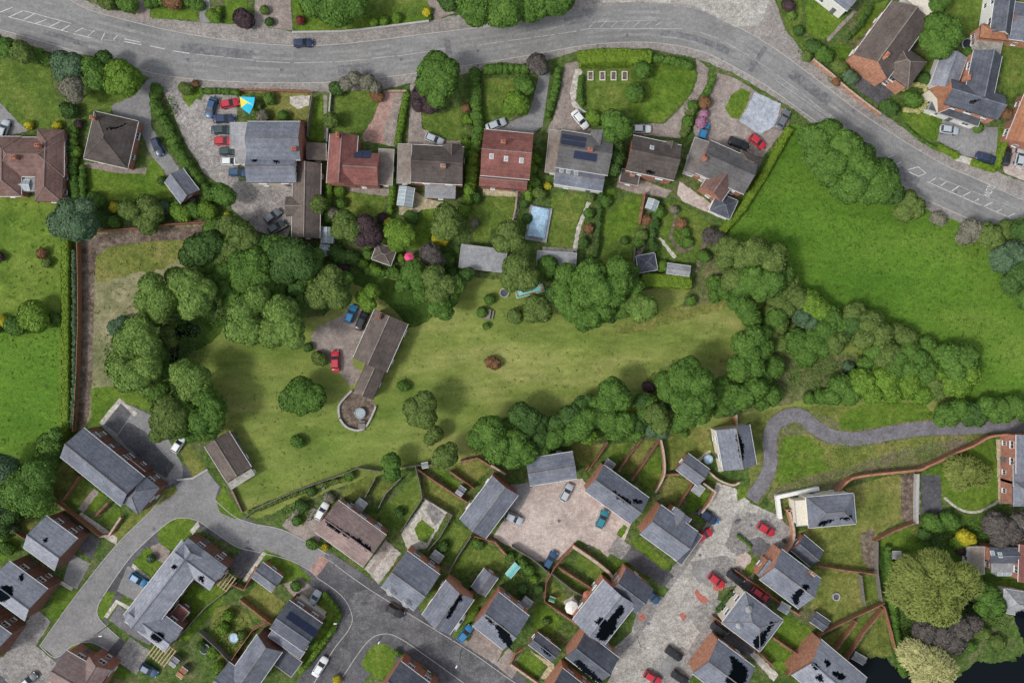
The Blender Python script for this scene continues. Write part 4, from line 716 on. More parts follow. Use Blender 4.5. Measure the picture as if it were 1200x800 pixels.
# ---- east
house('brick house with white windows at the right edge above the sandy patio', 'the right-edge brick house', [Wg((1222,532),46,62,90,5.6,'gable',33,'slate',wm='brick_red'), Wg((1205,578),36,30,0,4.6,'hip',33,'slate',wm='brick_red'), Wg((1200,556),26,26,0,4.6,'flat',rm='slate',wm='brick_red')])
house('red-roofed house with dark panels and a flat tan extension at the right', 'the red-roofed right-edge house', [Wg((1212,660),44,36,88,5.0,'gable',30,'tile_red',wm='brick_red'), Wg((1176,650),34,18,0,4.6,'gable',25,'slate_dark',wm='brick_red'), Wg((1176,664),28,12,0,3.2,'flat',rm='felt_grey',wm='brick_red'), Wg((1144,656),18,32,0,2.8,'flat',rm='felt_brown',wm='render_white',door=False)], sky=[(1172,650),(1163,648)])
house('black-patched pale-roofed building at the right edge beside the missing ground', 'the black-patched pale building', [Wg((1192,706),34,28,-10,3.2,'hip',28,'felt_grey',wm='render_white')], name='outbuilding', cat='building', holes=[[(1190,718),(1198,714),(1206,722),(1196,724)]])
# extra landmarks that are not buildings
for nm, x, y in [('the hatched bend of the main road', 60, 30), ('the hatching on the right main road', 1120, 235), ('the winding path bend', 925, 495), ('the pink gravel courtyard', 655, 615), ('the dry bare paddock', 140, 360), ('the middle of the open meadow', 590, 430), ('the middle of the bright field', 1040, 330), ('the missing ground', 1120, 785), ('the blue gravel square', 892, 130), ('the triangular lawn in the road bend', 760, 110), ('the left-edge green paddock', 20, 470), ('the straight stretch of path', 1120, 500), ('the ring of the T junction', 430, 725), ('the walled oval garden', 1135, 560)]:
    x, y, _ = P(x, y); LMS.append((nm, x, y, None))
# =========================== WALLS AND FENCES
FM = {}
def fence_meshes(kind, h):
    if (kind, h) in FM: return FM[(kind, h)]
    m = MB(); L = 1.8
    if kind in ('timber', 'timber_grey'):
        for i in range(6): m.box((-L/2+(i+.5)*L/6, (.015 if i % 2 else -.015), h/2), (L/6-.012, .03, h-.06))
        for z in (.35, h-.35): m.box((0, .05, z), (L, .06, .08))
        m.box((0, 0, h), (L-.1, .1, .05))
    FM[(kind, h)] = (m.mesh('panel', kind), MB().box((0, 0, (h+.08)/2), (.12, .12, h+.08)).mesh('post', kind)); return FM[(kind, h)]
def fence(kind, pts, look, h=1.8):
    w = [P(x, y, h*.8)[:2] for x, y in pts]; cx = sum(p[0] for p in w)/len(w); cy = sum(p[1] for p in w)/len(w)
    root = empty('fence', (cx, cy, 0)); pm, qm = fence_meshes(kind, h)
    inst('post', qm, root, (w[0][0]-cx, w[0][1]-cy, 0))
    for a, b in zip(w, w[1:]):
        d = math.hypot(b[0]-a[0], b[1]-a[1]); n = max(1, round(d/1.85)); rz = math.atan2(b[1]-a[1], b[0]-a[0]); sc = (d/n-.1)/1.8
        for i in range(n):
            t = (i+.5)/n; o = inst('panel', pm, root, (a[0]+(b[0]-a[0])*t-cx, a[1]+(b[1]-a[1])*t-cy, random.uniform(0, .06)), rz+random.uniform(-.02, .02)); o.scale.x = sc
            t = (i+1)/n; inst('post', qm, root, (a[0]+(b[0]-a[0])*t-cx, a[1]+(b[1]-a[1])*t-cy, 0), rz)
    if kind == 'timber': patch('fence_smear', 'fence_smear_brown', band(pts, 4.6, 0), rag=.9)  # brown band added to widen the fence with its smeared side, not soil
    px, py = (sum(p[0] for p in pts)/len(pts), sum(p[1] for p in pts)/len(pts)); auto(root, look, 'fence', 'fence', *P(px, py)[:2], 'garden fences')
def wall(mat, pts, look, h=1.6, wd=.3, cope=None, sm=0):
    cope = cope or (mat if mat.startswith('brick') else 'kerb_stone')
    if sm: pts = smooth(pts, sm, False)
    w = [P(x, y, h*.8)[:2] for x, y in pts]; cx = sum(p[0] for p in w)/len(w); cy = sum(p[1] for p in w)/len(w)
    root = empty('garden_wall', (cx, cy, 0)); a_, b_ = MB(), MB()
    for i, (a, b) in enumerate(zip(w, w[1:])):
        d = math.hypot(b[0]-a[0], b[1]-a[1]); rz = math.atan2(b[1]-a[1], b[0]-a[0]); c = ((a[0]+b[0])/2-cx, (a[1]+b[1])/2-cy)
        a_.box((*c, (h-.004*(i % 2))/2), (d+wd*.5, wd-.006*(i % 2), h-.004*(i % 2)), rz); b_.box((*c, h+.045+.003*(i % 2)), (d+wd*.7, wd+.1-.006*(i % 2), .09), rz)
    a_.build('wall_face', mat, root); b_.build('coping', cope, root)
    auto(root, look, 'wall', 'wall', *P(sum(p[0] for p in pts)/len(pts), sum(p[1] for p in pts)/len(pts))[:2], 'garden walls')
T, TG = 'timber', 'timber_grey'
fence(T, [(91,278),(92,330),(92,380),(90,440),(86,505)], 'long rusty brown boundary')
fence(T, [(112,271),(140,269),(170,267),(200,263),(252,260)], 'rusty brown top paddock')
fence(T, [(44,572),(60,584),(74,594),(90,606)], 'brown timber'); fence(T, [(74,586),(94,558)], 'brown timber'); fence(T, [(90,606),(118,628)], 'brown timber'); fence(T, [(113,604),(127,590)], 'short brown timber')
fence(T, [(16,622),(32,632)], 'short brown timber'); wall('brick_orange', [(118,628),(128,627),(142,606)], 'low orange brick angled', 1.2)
fence(TG, [(204,752),(240,712),(278,682)], 'long grey timber diagonal'); fence(TG, [(234,740),(256,760),(272,778)], 'dark grey timber'); fence(T, [(272,772),(296,738),(312,728)], 'brown timber'); fence(T, [(282,702),(320,732),(340,704)], 'brown timber corner'); fence(T, [(266,682),(286,690),(302,664)], 'brown timber angled')
fence(TG, [(285,608),(300,596),(330,582),(360,570),(400,556),(420,548),(446,552)], 'long weathered grey meadow-edge'); fence(TG, [(444,594),(452,578),(470,560)], 'grey timber'); fence(TG, [(428,582),(440,560)], 'grey timber'); fence(TG, [(487,546),(492,566),(495,583),(470,622)], 'grey timber angled'); fence(TG, [(470,547),(487,545),(510,544)], 'short grey timber')
fence(T, [(490,550),(520,570),(548,588)], 'thin orange-brown timber'); fence(TG, [(497,583),(530,603),(516,628),(502,644)], 'grey timber angled'); fence(TG, [(552,628),(536,652),(526,670)], 'grey timber'); fence(T, [(528,552),(556,572)], 'brown timber'); fence(T, [(540,540),(560,536),(580,548)], 'red-brown timber top')
wall('brick_orange', [(576,545),(592,555)], 'short orange brick', 1.8); fence(T, [(556,628),(580,634),(594,650)], 'brown timber')
fence(T, [(712,518),(700,536),(688,552)], 'brown timber slanting'); fence(T, [(752,514),(738,532),(724,552)], 'brown timber slanting'); fence(T, [(774,513),(756,540),(740,562)], 'brown timber slanting'); wall('brick_orange', [(774,514),(778,535),(778,556),(768,576)], 'orange brick curving', 1.8, sm=3); fence(T, [(778,556),(800,554),(812,566)], 'brown timber'); fence(T, [(812,566),(800,584),(794,594)], 'brown timber')
wall('brick_orange', [(830,552),(842,562),(858,568),(866,565)], 'curved orange brick front', 1.4, sm=3); wall('brick_orange', [(824,566),(838,576),(832,588),(822,600)], 'orange brick angled', 1.8); wall('brick_orange', [(862,484),(863,498)], 'short orange brick pier', 2.2); fence(T, [(842,488),(862,485)], 'short brown timber')
WB = [(980,576),(988,568),(998,560),(1020,556),(1050,553),(1078,550),(1086,546),(1100,540),(1120,530),(1140,522),(1155,513),(1168,510),(1194,508)]
wall('brick_red', WB, 'long winding red brick', 2.0, .35, 'tile_orange', sm=2)
wall('render_white', [(958,572),(911,582),(914,606)], 'white rendered L-shaped', 1.2, .7, 'render_white'); wall('brick_orange', [(924,598),(928,612),(930,626),(926,640),(918,648)], 'orange brick curving', 1.8, .4, sm=2); wall('brick_orange', [(922,598),(938,597)], 'short orange brick', 1.8)
fence(T, [(1025,634),(1034,628),(1050,620),(1072,612)], 'brown timber'); fence(TG, [(1028,634),(1028,668),(1033,704)], 'grey timber upright'); wall('kerb_stone', [(1075,556),(1074,585),(1074,612)], 'grey concrete upright', 1.2, .5)
fence(T, [(958,662),(980,666),(1026,672)], 'brown timber'); fence(T, [(1036,706),(1010,718),(985,730),(962,742),(950,758)], 'wide brown timber slanting'); fence(T, [(1003,728),(990,746),(974,768)], 'brown timber narrow'); fence(T, [(1034,714),(1012,740),(992,772)], 'brown timber long narrow'); fence(T, [(1036,710),(1044,738),(1050,762)], 'orange-brown timber'); fence(T, [(952,756),(940,770),(922,790)], 'brown timber'); fence(T, [(906,746),(938,768)], 'thin brown timber'); fence(TG, [(1009,674),(1013,708)], 'thin pale wire')
wall('brick_orange', [(722,661),(740,668),(738,672)], 'short orange brick', 1.8) if 0 else None
wall('brick_orange', [(672,640),(690,652),(706,664),(718,676),(716,690),(704,696),(696,700)], 'orange brick curving', 1.9, .5, 'brick_orange', sm=2); fence(T, [(672,640),(660,652),(650,664),(640,682)], 'brown timber'); fence(T, [(655,664),(680,680),(702,694)], 'brown timber'); fence(TG, [(647,672),(670,690),(690,702)], 'grey timber thin'); fence(T, [(640,682),(638,704),(656,716),(676,730)], 'brown timber angled'); fence(TG, [(600,640),(625,655),(645,672)], 'dark grey courtyard-edge'); fence(T, [(598,778),(604,765),(612,760)], 'brown timber corner') ; wall('brick_orange', [(599,778),(616,790),(630,800)], 'orange brick low', 1.2)
wall('kerb_stone', [(388,106),(386,128),(384,150),(383,166)], 'thin grey upright', .8, .2); fence(TG, [(366,112),(362,138),(360,160)], 'grey timber front-garden'); fence(T, [(236,106),(260,106),(300,106),(366,108)], 'low brown roadside', 1.0)
wall('brick_orange', [(953,70),(975,88),(990,102),(1010,118),(1032,134)], 'low orange brick roadside', 1.0, .3, 'brick_orange'); wall('brick_red', [(606,225),(604,245),(601,258)], 'thin brick upright', .9, .25)
wall('kerb_stone', [(398,490),(397,476),(404,466),(412,458)], 'low curving stone patio', .5, .3, sm=3); wall('kerb_stone', [(398,490),(406,500),(420,504),(430,498),(438,482),(440,476)], 'low rounded stone patio', .5, .3, sm=3)
wall('brick_brown', [(245,528),(258,548),(272,574),(284,600)], 'thin brown brick slanting', .9, .25) ; wall('kerb_stone', [(208,562),(226,560),(243,550)], 'low pale kerb', .35, .3)
wall('kerb_stone', [(343,38),(400,37),(440,33),(502,25)], 'low pale roadside', .5, .3, sm=2); wall('brick_red', [(455,107),(476,107)], 'low red brick entrance', .8, .3); fence(T, [(756,226),(752,250),(750,262)], 'thin brown timber'); fence(TG, [(744,290),(742,316)], 'grey timber short')
fence(TG, [(318,275),(338,264)], 'short white-grey'); fence(T, [(862,668),(890,688),(914,706),(938,720)], 'brown timber narrow passage'); fence(T, [(836,722),(866,744),(892,766),(906,780)], 'brown timber narrow passage')
# =========================== FOLIAGE
def ico(sub=1):
    import bmesh
    bm = bmesh.new(); bmesh.ops.create_icosphere(bm, subdivisions=sub, radius=1); v = np.array([p.co[:] for p in bm.verts]); f = np.array([[p.index for p in q.verts] for q in bm.faces]); bm.free(); return v, f
ICO = ico(2)
def foliage_mesh(name, mat, cores, lv, tone):
    """cores: list of (verts, tri faces, tone); lv: (N,4,3) leaf quads; tone: (N,)"""
    V = []; loops = []; starts = []; tones = []; nv = 0; nl = 0
    for v, f, t in cores:
        V.append(v); loops.append((f+nv).ravel()); starts.append(nl+3*np.arange(len(f))); tones.append(np.full(len(v), t) if np.isscalar(t) else t); nv += len(v); nl += 3*len(f)
    n = len(lv); V.append(lv.reshape(-1, 3)); loops.append(nv+np.arange(4*n)); starts.append(nl+4*np.arange(n)); tones.append(np.repeat(tone, 4))
    V = np.concatenate(V); loops = np.concatenate(loops); starts = np.concatenate(starts); tones = np.concatenate(tones)
    me = bpy.data.meshes.new(name); me.vertices.add(len(V)); me.vertices.foreach_set('co', V.astype(np.float32).ravel())
    me.loops.add(len(loops)); me.loops.foreach_set('vertex_index', loops.astype(np.int32)); me.polygons.add(len(starts)); me.polygons.foreach_set('loop_start', starts.astype(np.int32))
    a = me.attributes.new('tone', 'FLOAT', 'POINT'); a.data.foreach_set('value', np.clip(tones, 0, 1).astype(np.float32))
    me.materials.append(MATS[mat]); me.update(calc_edges=True); return me
def quads(c, nrm, size, jit=.6):
    n = len(c); nn = nrm+rng.normal(0, jit*.5, (n, 3)); nn /= np.linalg.norm(nn, axis=1)[:, None]+1e-9
    t = np.cross(nn, rng.normal(0, 1, (n, 3))); t /= np.linalg.norm(t, axis=1)[:, None]+1e-9; b = np.cross(nn, t)
    s = (size*rng.uniform(.6, 1.35, n))[:, None]/2; asp = rng.uniform(.6, 1., n)[:, None]
    return np.stack([c-t*s-b*s*asp, c+t*s-b*s*asp*.7, c+t*s+b*s*asp, c-t*s*.8+b*s*asp], 1)
def crown(lobes, mat, leaf=.34, cov=2.1, droop=False, lump=1.0):
    """lobes: (x,y,z,r,squash)"""
    bl = []; own = []
    for li, (x, y, z, r, sq) in enumerate(lobes):
        n = int((9+r*3.6)*lump); lt = rng.uniform(-.1, .1)
        for k in range(n):
            a = rng.uniform(0, 2*math.pi); ct = rng.uniform(-.25, .98); st = math.sqrt(1-ct*ct); rr = r*rng.uniform(.28, .46); d = r*1.0-rr*rng.uniform(.90, 1.10)
            bl.append((x+d*st*math.cos(a), y+d*st*math.sin(a), z+d*ct*sq, rr, sq, lt+rng.uniform(-.2, .2)))
        bl.append((x, y, z, r*.90, sq, lt))
    Bk = np.array(bl); C = Bk[:, :3]; Rr = Bk[:, 3]; Sq = Bk[:, 4]
    pts = []; ns = []; tn = []
    for i in range(len(Bk)):
        r = Rr[i]; m = int(2*math.pi*r*r*1.25*cov/(leaf*leaf*.75))+4
        ct = rng.uniform(-.25, 1, m); a = rng.uniform(0, 2*math.pi, m); st = np.sqrt(1-ct*ct)
        d = np.stack([st*np.cos(a), st*np.sin(a), ct], 1); p = C[i]+d*np.array([1, 1, Sq[i]])*r*rng.uniform(.93, 1.07, m)[:, None]
        q = (p[:, None, :]-C[None]); q[:, :, 2] /= Sq[None]; dist = np.linalg.norm(q, axis=2)/Rr[None]; dist[:, i] = 9
        ok = dist.min(1) > .90; p = p[ok]; d = d[ok]
        pts.append(p); ns.append(d); tn.append(.5+Bk[i, 5]+rng.normal(0, .17, len(p)))
    p = np.concatenate(pts); d = np.concatenate(ns); t = np.concatenate(tn)
    if droop: d = d*np.array([1, 1, .5])
    lv = quads(p, d, np.full(len(p), leaf))
    if droop:      # long hanging sprays, combed outwards and down
        k = rng.random(len(p)) < .28; pp, dd = p[k], d[k]; o2 = np.array([[l[0], l[1]] for l in lobes]).mean(0); rd = pp[:, :2]-o2; rd = rd/(np.linalg.norm(rd, axis=1)[:, None]+1e-6)+rng.normal(0, .6, (len(pp), 2))
        tv = np.column_stack([rd, -.5*np.ones(len(pp))]); tv /= np.linalg.norm(tv, axis=1)[:, None]; nv = np.column_stack([rd*.4, np.ones(len(pp))]); sv = np.cross(nv, tv); sv /= np.linalg.norm(sv, axis=1)[:, None]
        ln = rng.uniform(.35, .8, len(pp))[:, None]; wd = .07; q0 = pp+nv*.12
        lv = np.concatenate([lv, np.stack([q0-sv*wd, q0+sv*wd, q0+tv*ln+sv*wd*.5, q0+tv*ln-sv*wd*.5], 1)]); t = np.concatenate([t, np.clip(t[k]+rng.normal(.08, .22, len(pp)), 0, 1)])
    cores = [(C[i]+ICO[0]*np.array([1, 1, Sq[i]])*Rr[i]*.93*rng.uniform(.94, 1.05, (len(ICO[0]), 1)), ICO[1], .42+Bk[i, 5]) for i in range(len(Bk))]
    return foliage_mesh('crown', 'leaf_'+mat, cores, lv, t)
def tree(lobes, kind, look, h=None, noun='tree', leaf=None, lm=None):
    R = max(l[2] for l in lobes)*S; big = R > 1.75
    if h is None: h = min(12.5, 2.2*R+1.0) if big else 1.6*R
    if lobes[0][0] > 895 and 330 < lobes[0][1] < 475: h *= .68      # low scrub of the eastern belt
    cx, cy, _ = P(sum(l[0]*l[2] for l in lobes)/sum(l[2] for l in lobes), sum(l[1]*l[2] for l in lobes)/sum(l[2] for l in lobes), h*.65)
    name = noun.replace(' ', '_'); root = empty(name, (cx, cy, 0)); L = []
    for l in lobes:
        x, y, r = l[:3]; r *= S*1.13; sq = .70; hh = h*(.82+.18*r/R)*(l[3] if len(l) > 3 else 1)
        z = max(hh-r*sq, r*sq*.4); x, y, _ = P(x, y, z); L.append((x-cx, y-cy, z, r*(1-z/H), sq))
    o = bpy.data.objects.new('crown' if big else 'foliage', crown(L, kind, leaf or (.36 if R > 2.4 else .30 if R > 1.2 else .24), droop=kind in ('willow', 'straw'))); link(o, root)
    tb = MB(); top = max(l[2] for l in L); tr = max(.05, R*.085)
    tb.tube((0, 0, -.05), (0, 0, top*.62), tr*1.25, tr*.8, 8)
    for l in L: tb.tube((0, 0, top*.45), (l[0]*.8, l[1]*.8, max(top*.5, l[2])), tr*.65, tr*.2, 6)
    tb.build('trunk' if big else 'stem', 'bark', root)
    auto(root, look, noun, 'tree' if noun == 'tree' else 'shrub', *P(sum(l[0] for l in lobes)/len(lobes), sum(l[1] for l in lobes)/len(lobes))[:2], 'trees' if noun == 'tree' else 'shrubs'); return root
def shrub(x, y, r, kind, look): return tree([(x, y, r)] if r < 7 else [(x-r*.25, y-.1*r, r*.8), (x+r*.3, y+r*.2, r*.72), (x, y+r*.1, r*.75)], kind, look, noun='shrub')
def hedge(pts, wd, h, kind, look, clipped=True, lm=None):
    w = [P(x, y, h)[:2] for x, y in pts]; cx = sum(p[0] for p in w)/len(w); cy = sum(p[1] for p in w)/len(w); W = wd*S/2
    root = empty('hedge', (cx, cy, 0))
    if not clipped:
        L = []
        for a, b in zip(w, w[1:]):
            d = math.hypot(b[0]-a[0], b[1]-a[1]); n = max(1, int(d/(W*1.0)))
            for i in range(n+1):
                t = i/n; r = W*rng.uniform(.85, 1.15); z = max(.3*r, h*rng.uniform(.85, 1.08)-r*.8)
                L.append((a[0]+(b[0]-a[0])*t-cx+rng.uniform(-.15, .15)*W, a[1]+(b[1]-a[1])*t-cy+rng.uniform(-.15, .15)*W, z, r, .8))
        me = crown(L, kind, .26 if W < 1.5 else .34, lump=.7)
    else:
        P_, N_, co_ = [], [], []
        for a, b in zip(w, w[1:]):
            a = np.array(a)-(cx, cy); b = np.array(b)-(cx, cy); d = b-a; Ln = np.linalg.norm(d); u = d/Ln; v = np.array([-u[1], u[0]]); Ln2 = Ln+W*1.2; a2 = a-u*W*.6
            leaf = .22; m = int(Ln2*2*W*3.2/(leaf*leaf)); s = rng.uniform(0, Ln2, m); q = rng.uniform(-W, W, m)
            zz = h+.10*np.sin(s*1.9)+.08*np.sin(s*4.7+q*3)+rng.normal(0, .06, m)-.45*np.maximum(0, np.abs(q)/W-.78)/.22*.6
            P_.append(np.column_stack([a2+s[:, None]*u+q[:, None]*v, zz])); N_.append(np.column_stack([(q/W*.35)[:, None]*v, np.ones(m)]))
            for sg in (-1, 1):
                m = int(Ln2*h*2.4/(leaf*leaf)); s = rng.uniform(0, Ln2, m); z = rng.uniform(.05, h, m)
                P_.append(np.column_stack([a2+s[:, None]*u+(sg*(W+.08*np.sin(s*2.3+z)+rng.normal(0, .05, m)))[:, None]*v, z])); N_.append(np.column_stack([np.tile(sg*v, (m, 1)), np.full(m, .2)]))
            for e, sg in ((0, -1), (Ln2, 1)):
                m = int(2*W*h*2.4/(leaf*leaf)); q = rng.uniform(-W, W, m); z = rng.uniform(.05, h, m)
                P_.append(np.column_stack([a2+e*u+q[:, None]*v+rng.normal(0, .05, (m, 1))*u, z])); N_.append(np.column_stack([np.tile(sg*u, (m, 1)), np.full(m, .2)]))
            c8 = []
            for zq in (0, h-.1):
                for (ss, qq) in ((0, -W*.93), (Ln2, -W*.93), (Ln2, W*.93), (0, W*.93)): c8.append([*(a2+ss*u+qq*v), zq])
            co_.append((np.array(c8), np.array([(4,5,6), (4,6,7), (0,1,5), (0,5,4), (1,2,6), (1,6,5), (2,3,7), (2,7,6), (3,0,4), (3,4,7)]), .35))
        p = np.concatenate(P_); me = foliage_mesh('foliage', 'leaf_'+kind, co_, quads(p, np.concatenate(N_), np.full(len(p), .24)), .5+.16*np.sin(p[:, 0]*.9)*np.sin(p[:, 1]*1.1)+rng.normal(0, .17, len(p)))
    o = bpy.data.objects.new('foliage', me); link(o, root)
    tb = MB()
    for a, b in zip(w, w[1:]):
        d = math.hypot(b[0]-a[0], b[1]-a[1]); n = max(1, int(d/1.2))
        for i in range(n): t = (i+.5)/n; x, y = a[0]+(b[0]-a[0])*t-cx, a[1]+(b[1]-a[1])*t-cy; tb.tube((x, y, 0), (x, y, h*.7), .05, .03, 5)
    tb.build('stem', 'bark', root)
    auto(root, look, 'hedge', 'hedge', *P(sum(p[0] for p in pts)/len(pts), sum(p[1] for p in pts)/len(pts))[:2], 'hedges')
# =========================== TREES (plan x, y, crown radius)
t = tree
# top edge
t([(368,2,17),(395,8,22),(416,6,15),(385,-12,22)], 'mid', 'large rounded dark green', 8)
t([(560,6,22),(590,8,23),(575,-14,26)], 'mid', 'large spreading green'); t([(622,5,20),(650,-4,22),(610,-14,22)], 'mid', 'broad green roadside'); t([(526,2,11),(518,-8,10)], 'dark', 'smaller dark green')
shrub(286,22,12,'purple','round wine-purple'); shrub(125,2,10,'olive','olive'); shrub(150,4,12,'mid','green'); shrub(202,1,11,'rust','brownish'); shrub(352,24,5,'red','small red'); shrub(250,18,8,'lime','bright green')
for x, y in [(438,25),(450,24),(465,21)]: shrub(x,y,5.5,'lime','small lime green')
shrub(500,14,5,'yellow','small yellow-green'); shrub(310,12,5,'olive','small olive'); shrub(316,26,5,'dark','small dark')
# north west
t([(8,56,11),(-6,52,12)], 'mid', 'green'); t([(24,60,12),(30,66,9)], 'olive', 'pale olive conical'); t([(44,66,9),(54,70,8)], 'mid', 'small green')
t([(72,72,12),(86,78,14),(74,86,10)], 'blue', 'blue-green'); t([(84,102,13),(88,112,9)], 'grey', 'grey-brown'); t([(106,78,11),(114,90,14)], 'mid', 'mid green'); t([(138,84,14),(148,94,17),(134,98,12)], 'lime', 'bright yellow-green round'); t([(122,70,10)], 'dark', 'small dark')
t([(82,130,9),(76,126,6)], 'dark', 'dark'); shrub(92,146,5,'purple','small purple'); shrub(34,147,5,'yellow','round yellow'); shrub(67,147,5,'yellow','round yellow'); shrub(90,178,6,'lime','yellow-green')
shrub(184,104,7,'mid','green'); shrub(190,212,5,'dark','small dark')
shrub(218,104,8,'olive','yellow-olive'); shrub(229,98,4,'rust','thin rusty'); shrub(262,228,14,'mid','rounded green'); shrub(266,252,3.5,'yellow','small yellow')
t([(84,250,17),(92,262,20),(72,262,15),(98,245,13)], 'blue', 'large blue-green rounded',9); shrub(112,234,10,'mid','green'); shrub(134,243,5.5,'yellow','round yellow'); shrub(116,256,11,'dark','dark green'); shrub(134,260,8,'mid','mid green')
shrub(152,246,13,'olive','olive-grey'); t([(172,240,12),(180,250,12),(174,264,11),(164,256,9)], 'olive', 'yellowish olive clumped', 4.5); shrub(193,243,8,'blue','dark bluish'); shrub(212,248,12,'lime','bright green'); shrub(228,246,10,'mid','green'); shrub(243,246,11,'lime','bright green'); shrub(225,232,5,'purple','dark reddish')
shrub(-2,300,7,'purple','dark purple'); shrub(49,297,6,'rust','brown conical'); shrub(55,308,5.5,'olive','small olive')
t([(38,366,14),(44,376,13),(32,374,11)], 'lime', 'bright rounded', 5); shrub(18,382,12,'mid','green'); shrub(2,376,8,'yellow','yellow-green'); shrub(65,372,7,'mid','small green'); shrub(-8,382,10,'dark','dark')
t([(22,572,24),(44,556,20),(40,584,20)], 'mid', 'big dark green woodland', 9); t([(60,522,15),(66,510,9),(56,540,14)], 'mid', 'green hedge-side', 5); t([(2,556,22),(-14,580,24)], 'blue', 'bluish green woodland', 9); t([(10,598,15),(0,612,14)], 'dark', 'dark small woodland', 6); shrub(14,618,8,'blue','dark grey-green'); shrub(8,642,9,'mid','green')
# copse
t([(236,292,18),(222,300,12),(248,284,13)], 'dark', 'very dark green conifer-like', 9); t([(268,266,13),(282,276,17),(272,290,15),(292,284,13)], 'olive', 'olive green'); t([(300,310,19),(288,326,18),(308,332,17),(282,308,14)], 'mid', 'tall mid green'); t([(344,302,22),(334,316,16),(356,312,16),(330,296,15)], 'dark', 'large very dark round', 10); t([(296,290,14),(312,288,12)], 'dark', 'dark in-between')
t([(384,336,18),(372,346,15),(396,348,14),(388,324,13)], 'olive', 'broad olive-green', 8.5); t([(330,366,19),(338,384,18),(320,390,17),(346,398,11)], 'pale', 'big pale green', 11.5); t([(286,366,18),(294,386,18),(278,386,14),(302,350,15)], 'pale', 'big light green', 11)
t([(178,334,14),(190,350,17),(172,352,13),(186,366,12)], 'pale', 'light green clumped', 10); t([(222,334,18),(230,350,18),(212,330,14),(240,340,13),(222,362,12)], 'pale', 'domed light green', 11.5); t([(170,332,7)], 'blue', 'small bluish'); t([(206,325,12),(252,322,10)], 'mid', 'green back-row')
t([(162,388,17),(150,402,16),(172,404,16)], 'pale', 'pale green lobed', 11.5); t([(142,428,17),(158,440,18),(172,430,16),(148,446,13)], 'pale', 'wide pale green', 11); t([(186,418,12),(190,432,11)], 'mid', 'mid green copse'); t([(136,384,9),(144,378,8)], 'blue', 'small bluish edge')
t([(216,438,16),(230,444,16),(222,456,13)], 'pale', 'domed yellowish', 10); t([(196,480,16),(206,492,15),(188,494,12),(198,505,9)], 'olive', 'domed olive', 10); t([(238,462,14),(248,480,16),(236,494,16),(252,494,11)], 'mid', 'darker green leaning', 9); t([(212,468,12),(220,482,12)], 'mid', 'green middle', 8); t([(224,508,9),(236,508,8)], 'mid', 'low green', 4); t([(184,376,7),(196,388,8),(200,400,7)], 'olive', 'thin gappy', 5)
# centre
t([(508,84,17),(518,98,18),(502,98,14),(524,84,14),(512,114,12),(512,72,12)], 'mid', 'large bright green roadside', 9.5); t([(494,110,10),(504,122,11),(492,122,9)], 'purple', 'dark purple copper', 4.5)
t([(416,92,8),(430,96,9),(406,98,8),(440,102,7)], 'grey', 'grey leafless wide', 4); shrub(395,104,9,'dark','dark green'); shrub(442,112,8,'rust','reddish brown'); t([(388,141,9)], 'yellow' if 0 else 'olive', 'small round olive', 4)
t([(629,74,11),(634,80,8)], 'twig', 'grey bare', 4); t([(617,102,9),(610,98,8)], 'mid', 'dark small round', 4); t([(604,120,12),(610,124,10),(598,126,9)], 'lime', 'round yellow-green', 4.5)
shrub(548,140,7,'lime','yellow-green'); shrub(550,152,8,'olive','yellowish olive'); shrub(546,126,5,'rust','rusty'); shrub(548,168,7,'lime','bright green')
t([(753,82,10)], 'mid', 'small neat round', 3.5); t([(745,109,11)], 'mid', 'round dark-rimmed', 3.5); shrub(696,138,9,'lime','bright rounded'); t([(718,142,13),(728,150,13),(716,156,12)], 'mid', 'rich green', 7); t([(722,170,9),(722,184,10),(718,196,9)], 'dark', 'dark green between-house', 5)
shrub(622,196,8,'lime','lime green'); shrub(628,185,7,'lime','yellow-lime'); shrub(625,212,8,'mid','green'); shrub(642,218,4,'yellow','small yellow'); shrub(632,226,8,'olive','olive')
t([(404,260,13),(412,270,12),(398,270,10)], 'olive', 'grey-green domed', 6.5); t([(428,264,12),(436,276,12),(424,280,9)], 'purple', 'dark purple-leaved', 6); t([(464,270,13),(474,276,13),(466,284,11)], 'lime', 'lime green rounded', 6.5); shrub(455,261,6,'yellow','golden yellow'); shrub(482,254,8,'mid','green'); shrub(391,250,8,'grey','silver-grey'); t([(373,239,10)], 'olive', 'olive roof-side', 4.5); shrub(448,256,6,'purple','brown-purple')
t([(522,252,13),(526,266,14),(518,268,12)], 'olive', 'tall conical olive', 8); shrub(516,280,9,'yellow','golden'); t([(504,298,12),(512,306,9)], 'twig', 'brown-grey twiggy', 5); shrub(524,304,9,'mid','green')
t([(484,318,13),(492,328,12)], 'mid', 'rounded mid green', 7); t([(508,324,13),(512,342,14),(524,334,11)], 'olive', 'tall lumpy', 8); t([(514,358,13),(522,366,9)], 'mid', 'lower green', 7.5); t([(534,333,11)], 'mid', 'small domed', 6.5); t([(426,348,9),(436,342,9),(432,356,9)], 'lime', 'bright small round', 5)
shrub(396,298,12,'dark','dark spreading'); shrub(412,302,10,'dark','dark low'); shrub(424,308,7,'lime','lime'); shrub(440,316,8,'lime','bright'); shrub(402,312,7,'purple','dark'); shrub(462,318,7,'mid','green low'); shrub(470,302,5,'lime','small lime'); shrub(432,298,6,'mid','mid green')
t([(596,272,13),(590,284,12),(604,284,11)], 'olive', 'grey-green rounded', 7); t([(606,314,16),(616,326,15),(600,328,13)], 'olive', 'big olive rounded', 8.5); t([(642,312,12)], 'mid', 'rounded green', 5); t([(628,358,13),(636,366,11),(624,368,10)], 'olive', 'domed olive-brown', 6.5); t([(604,370,9)], 'olive', 'small dark olive', 3.5)
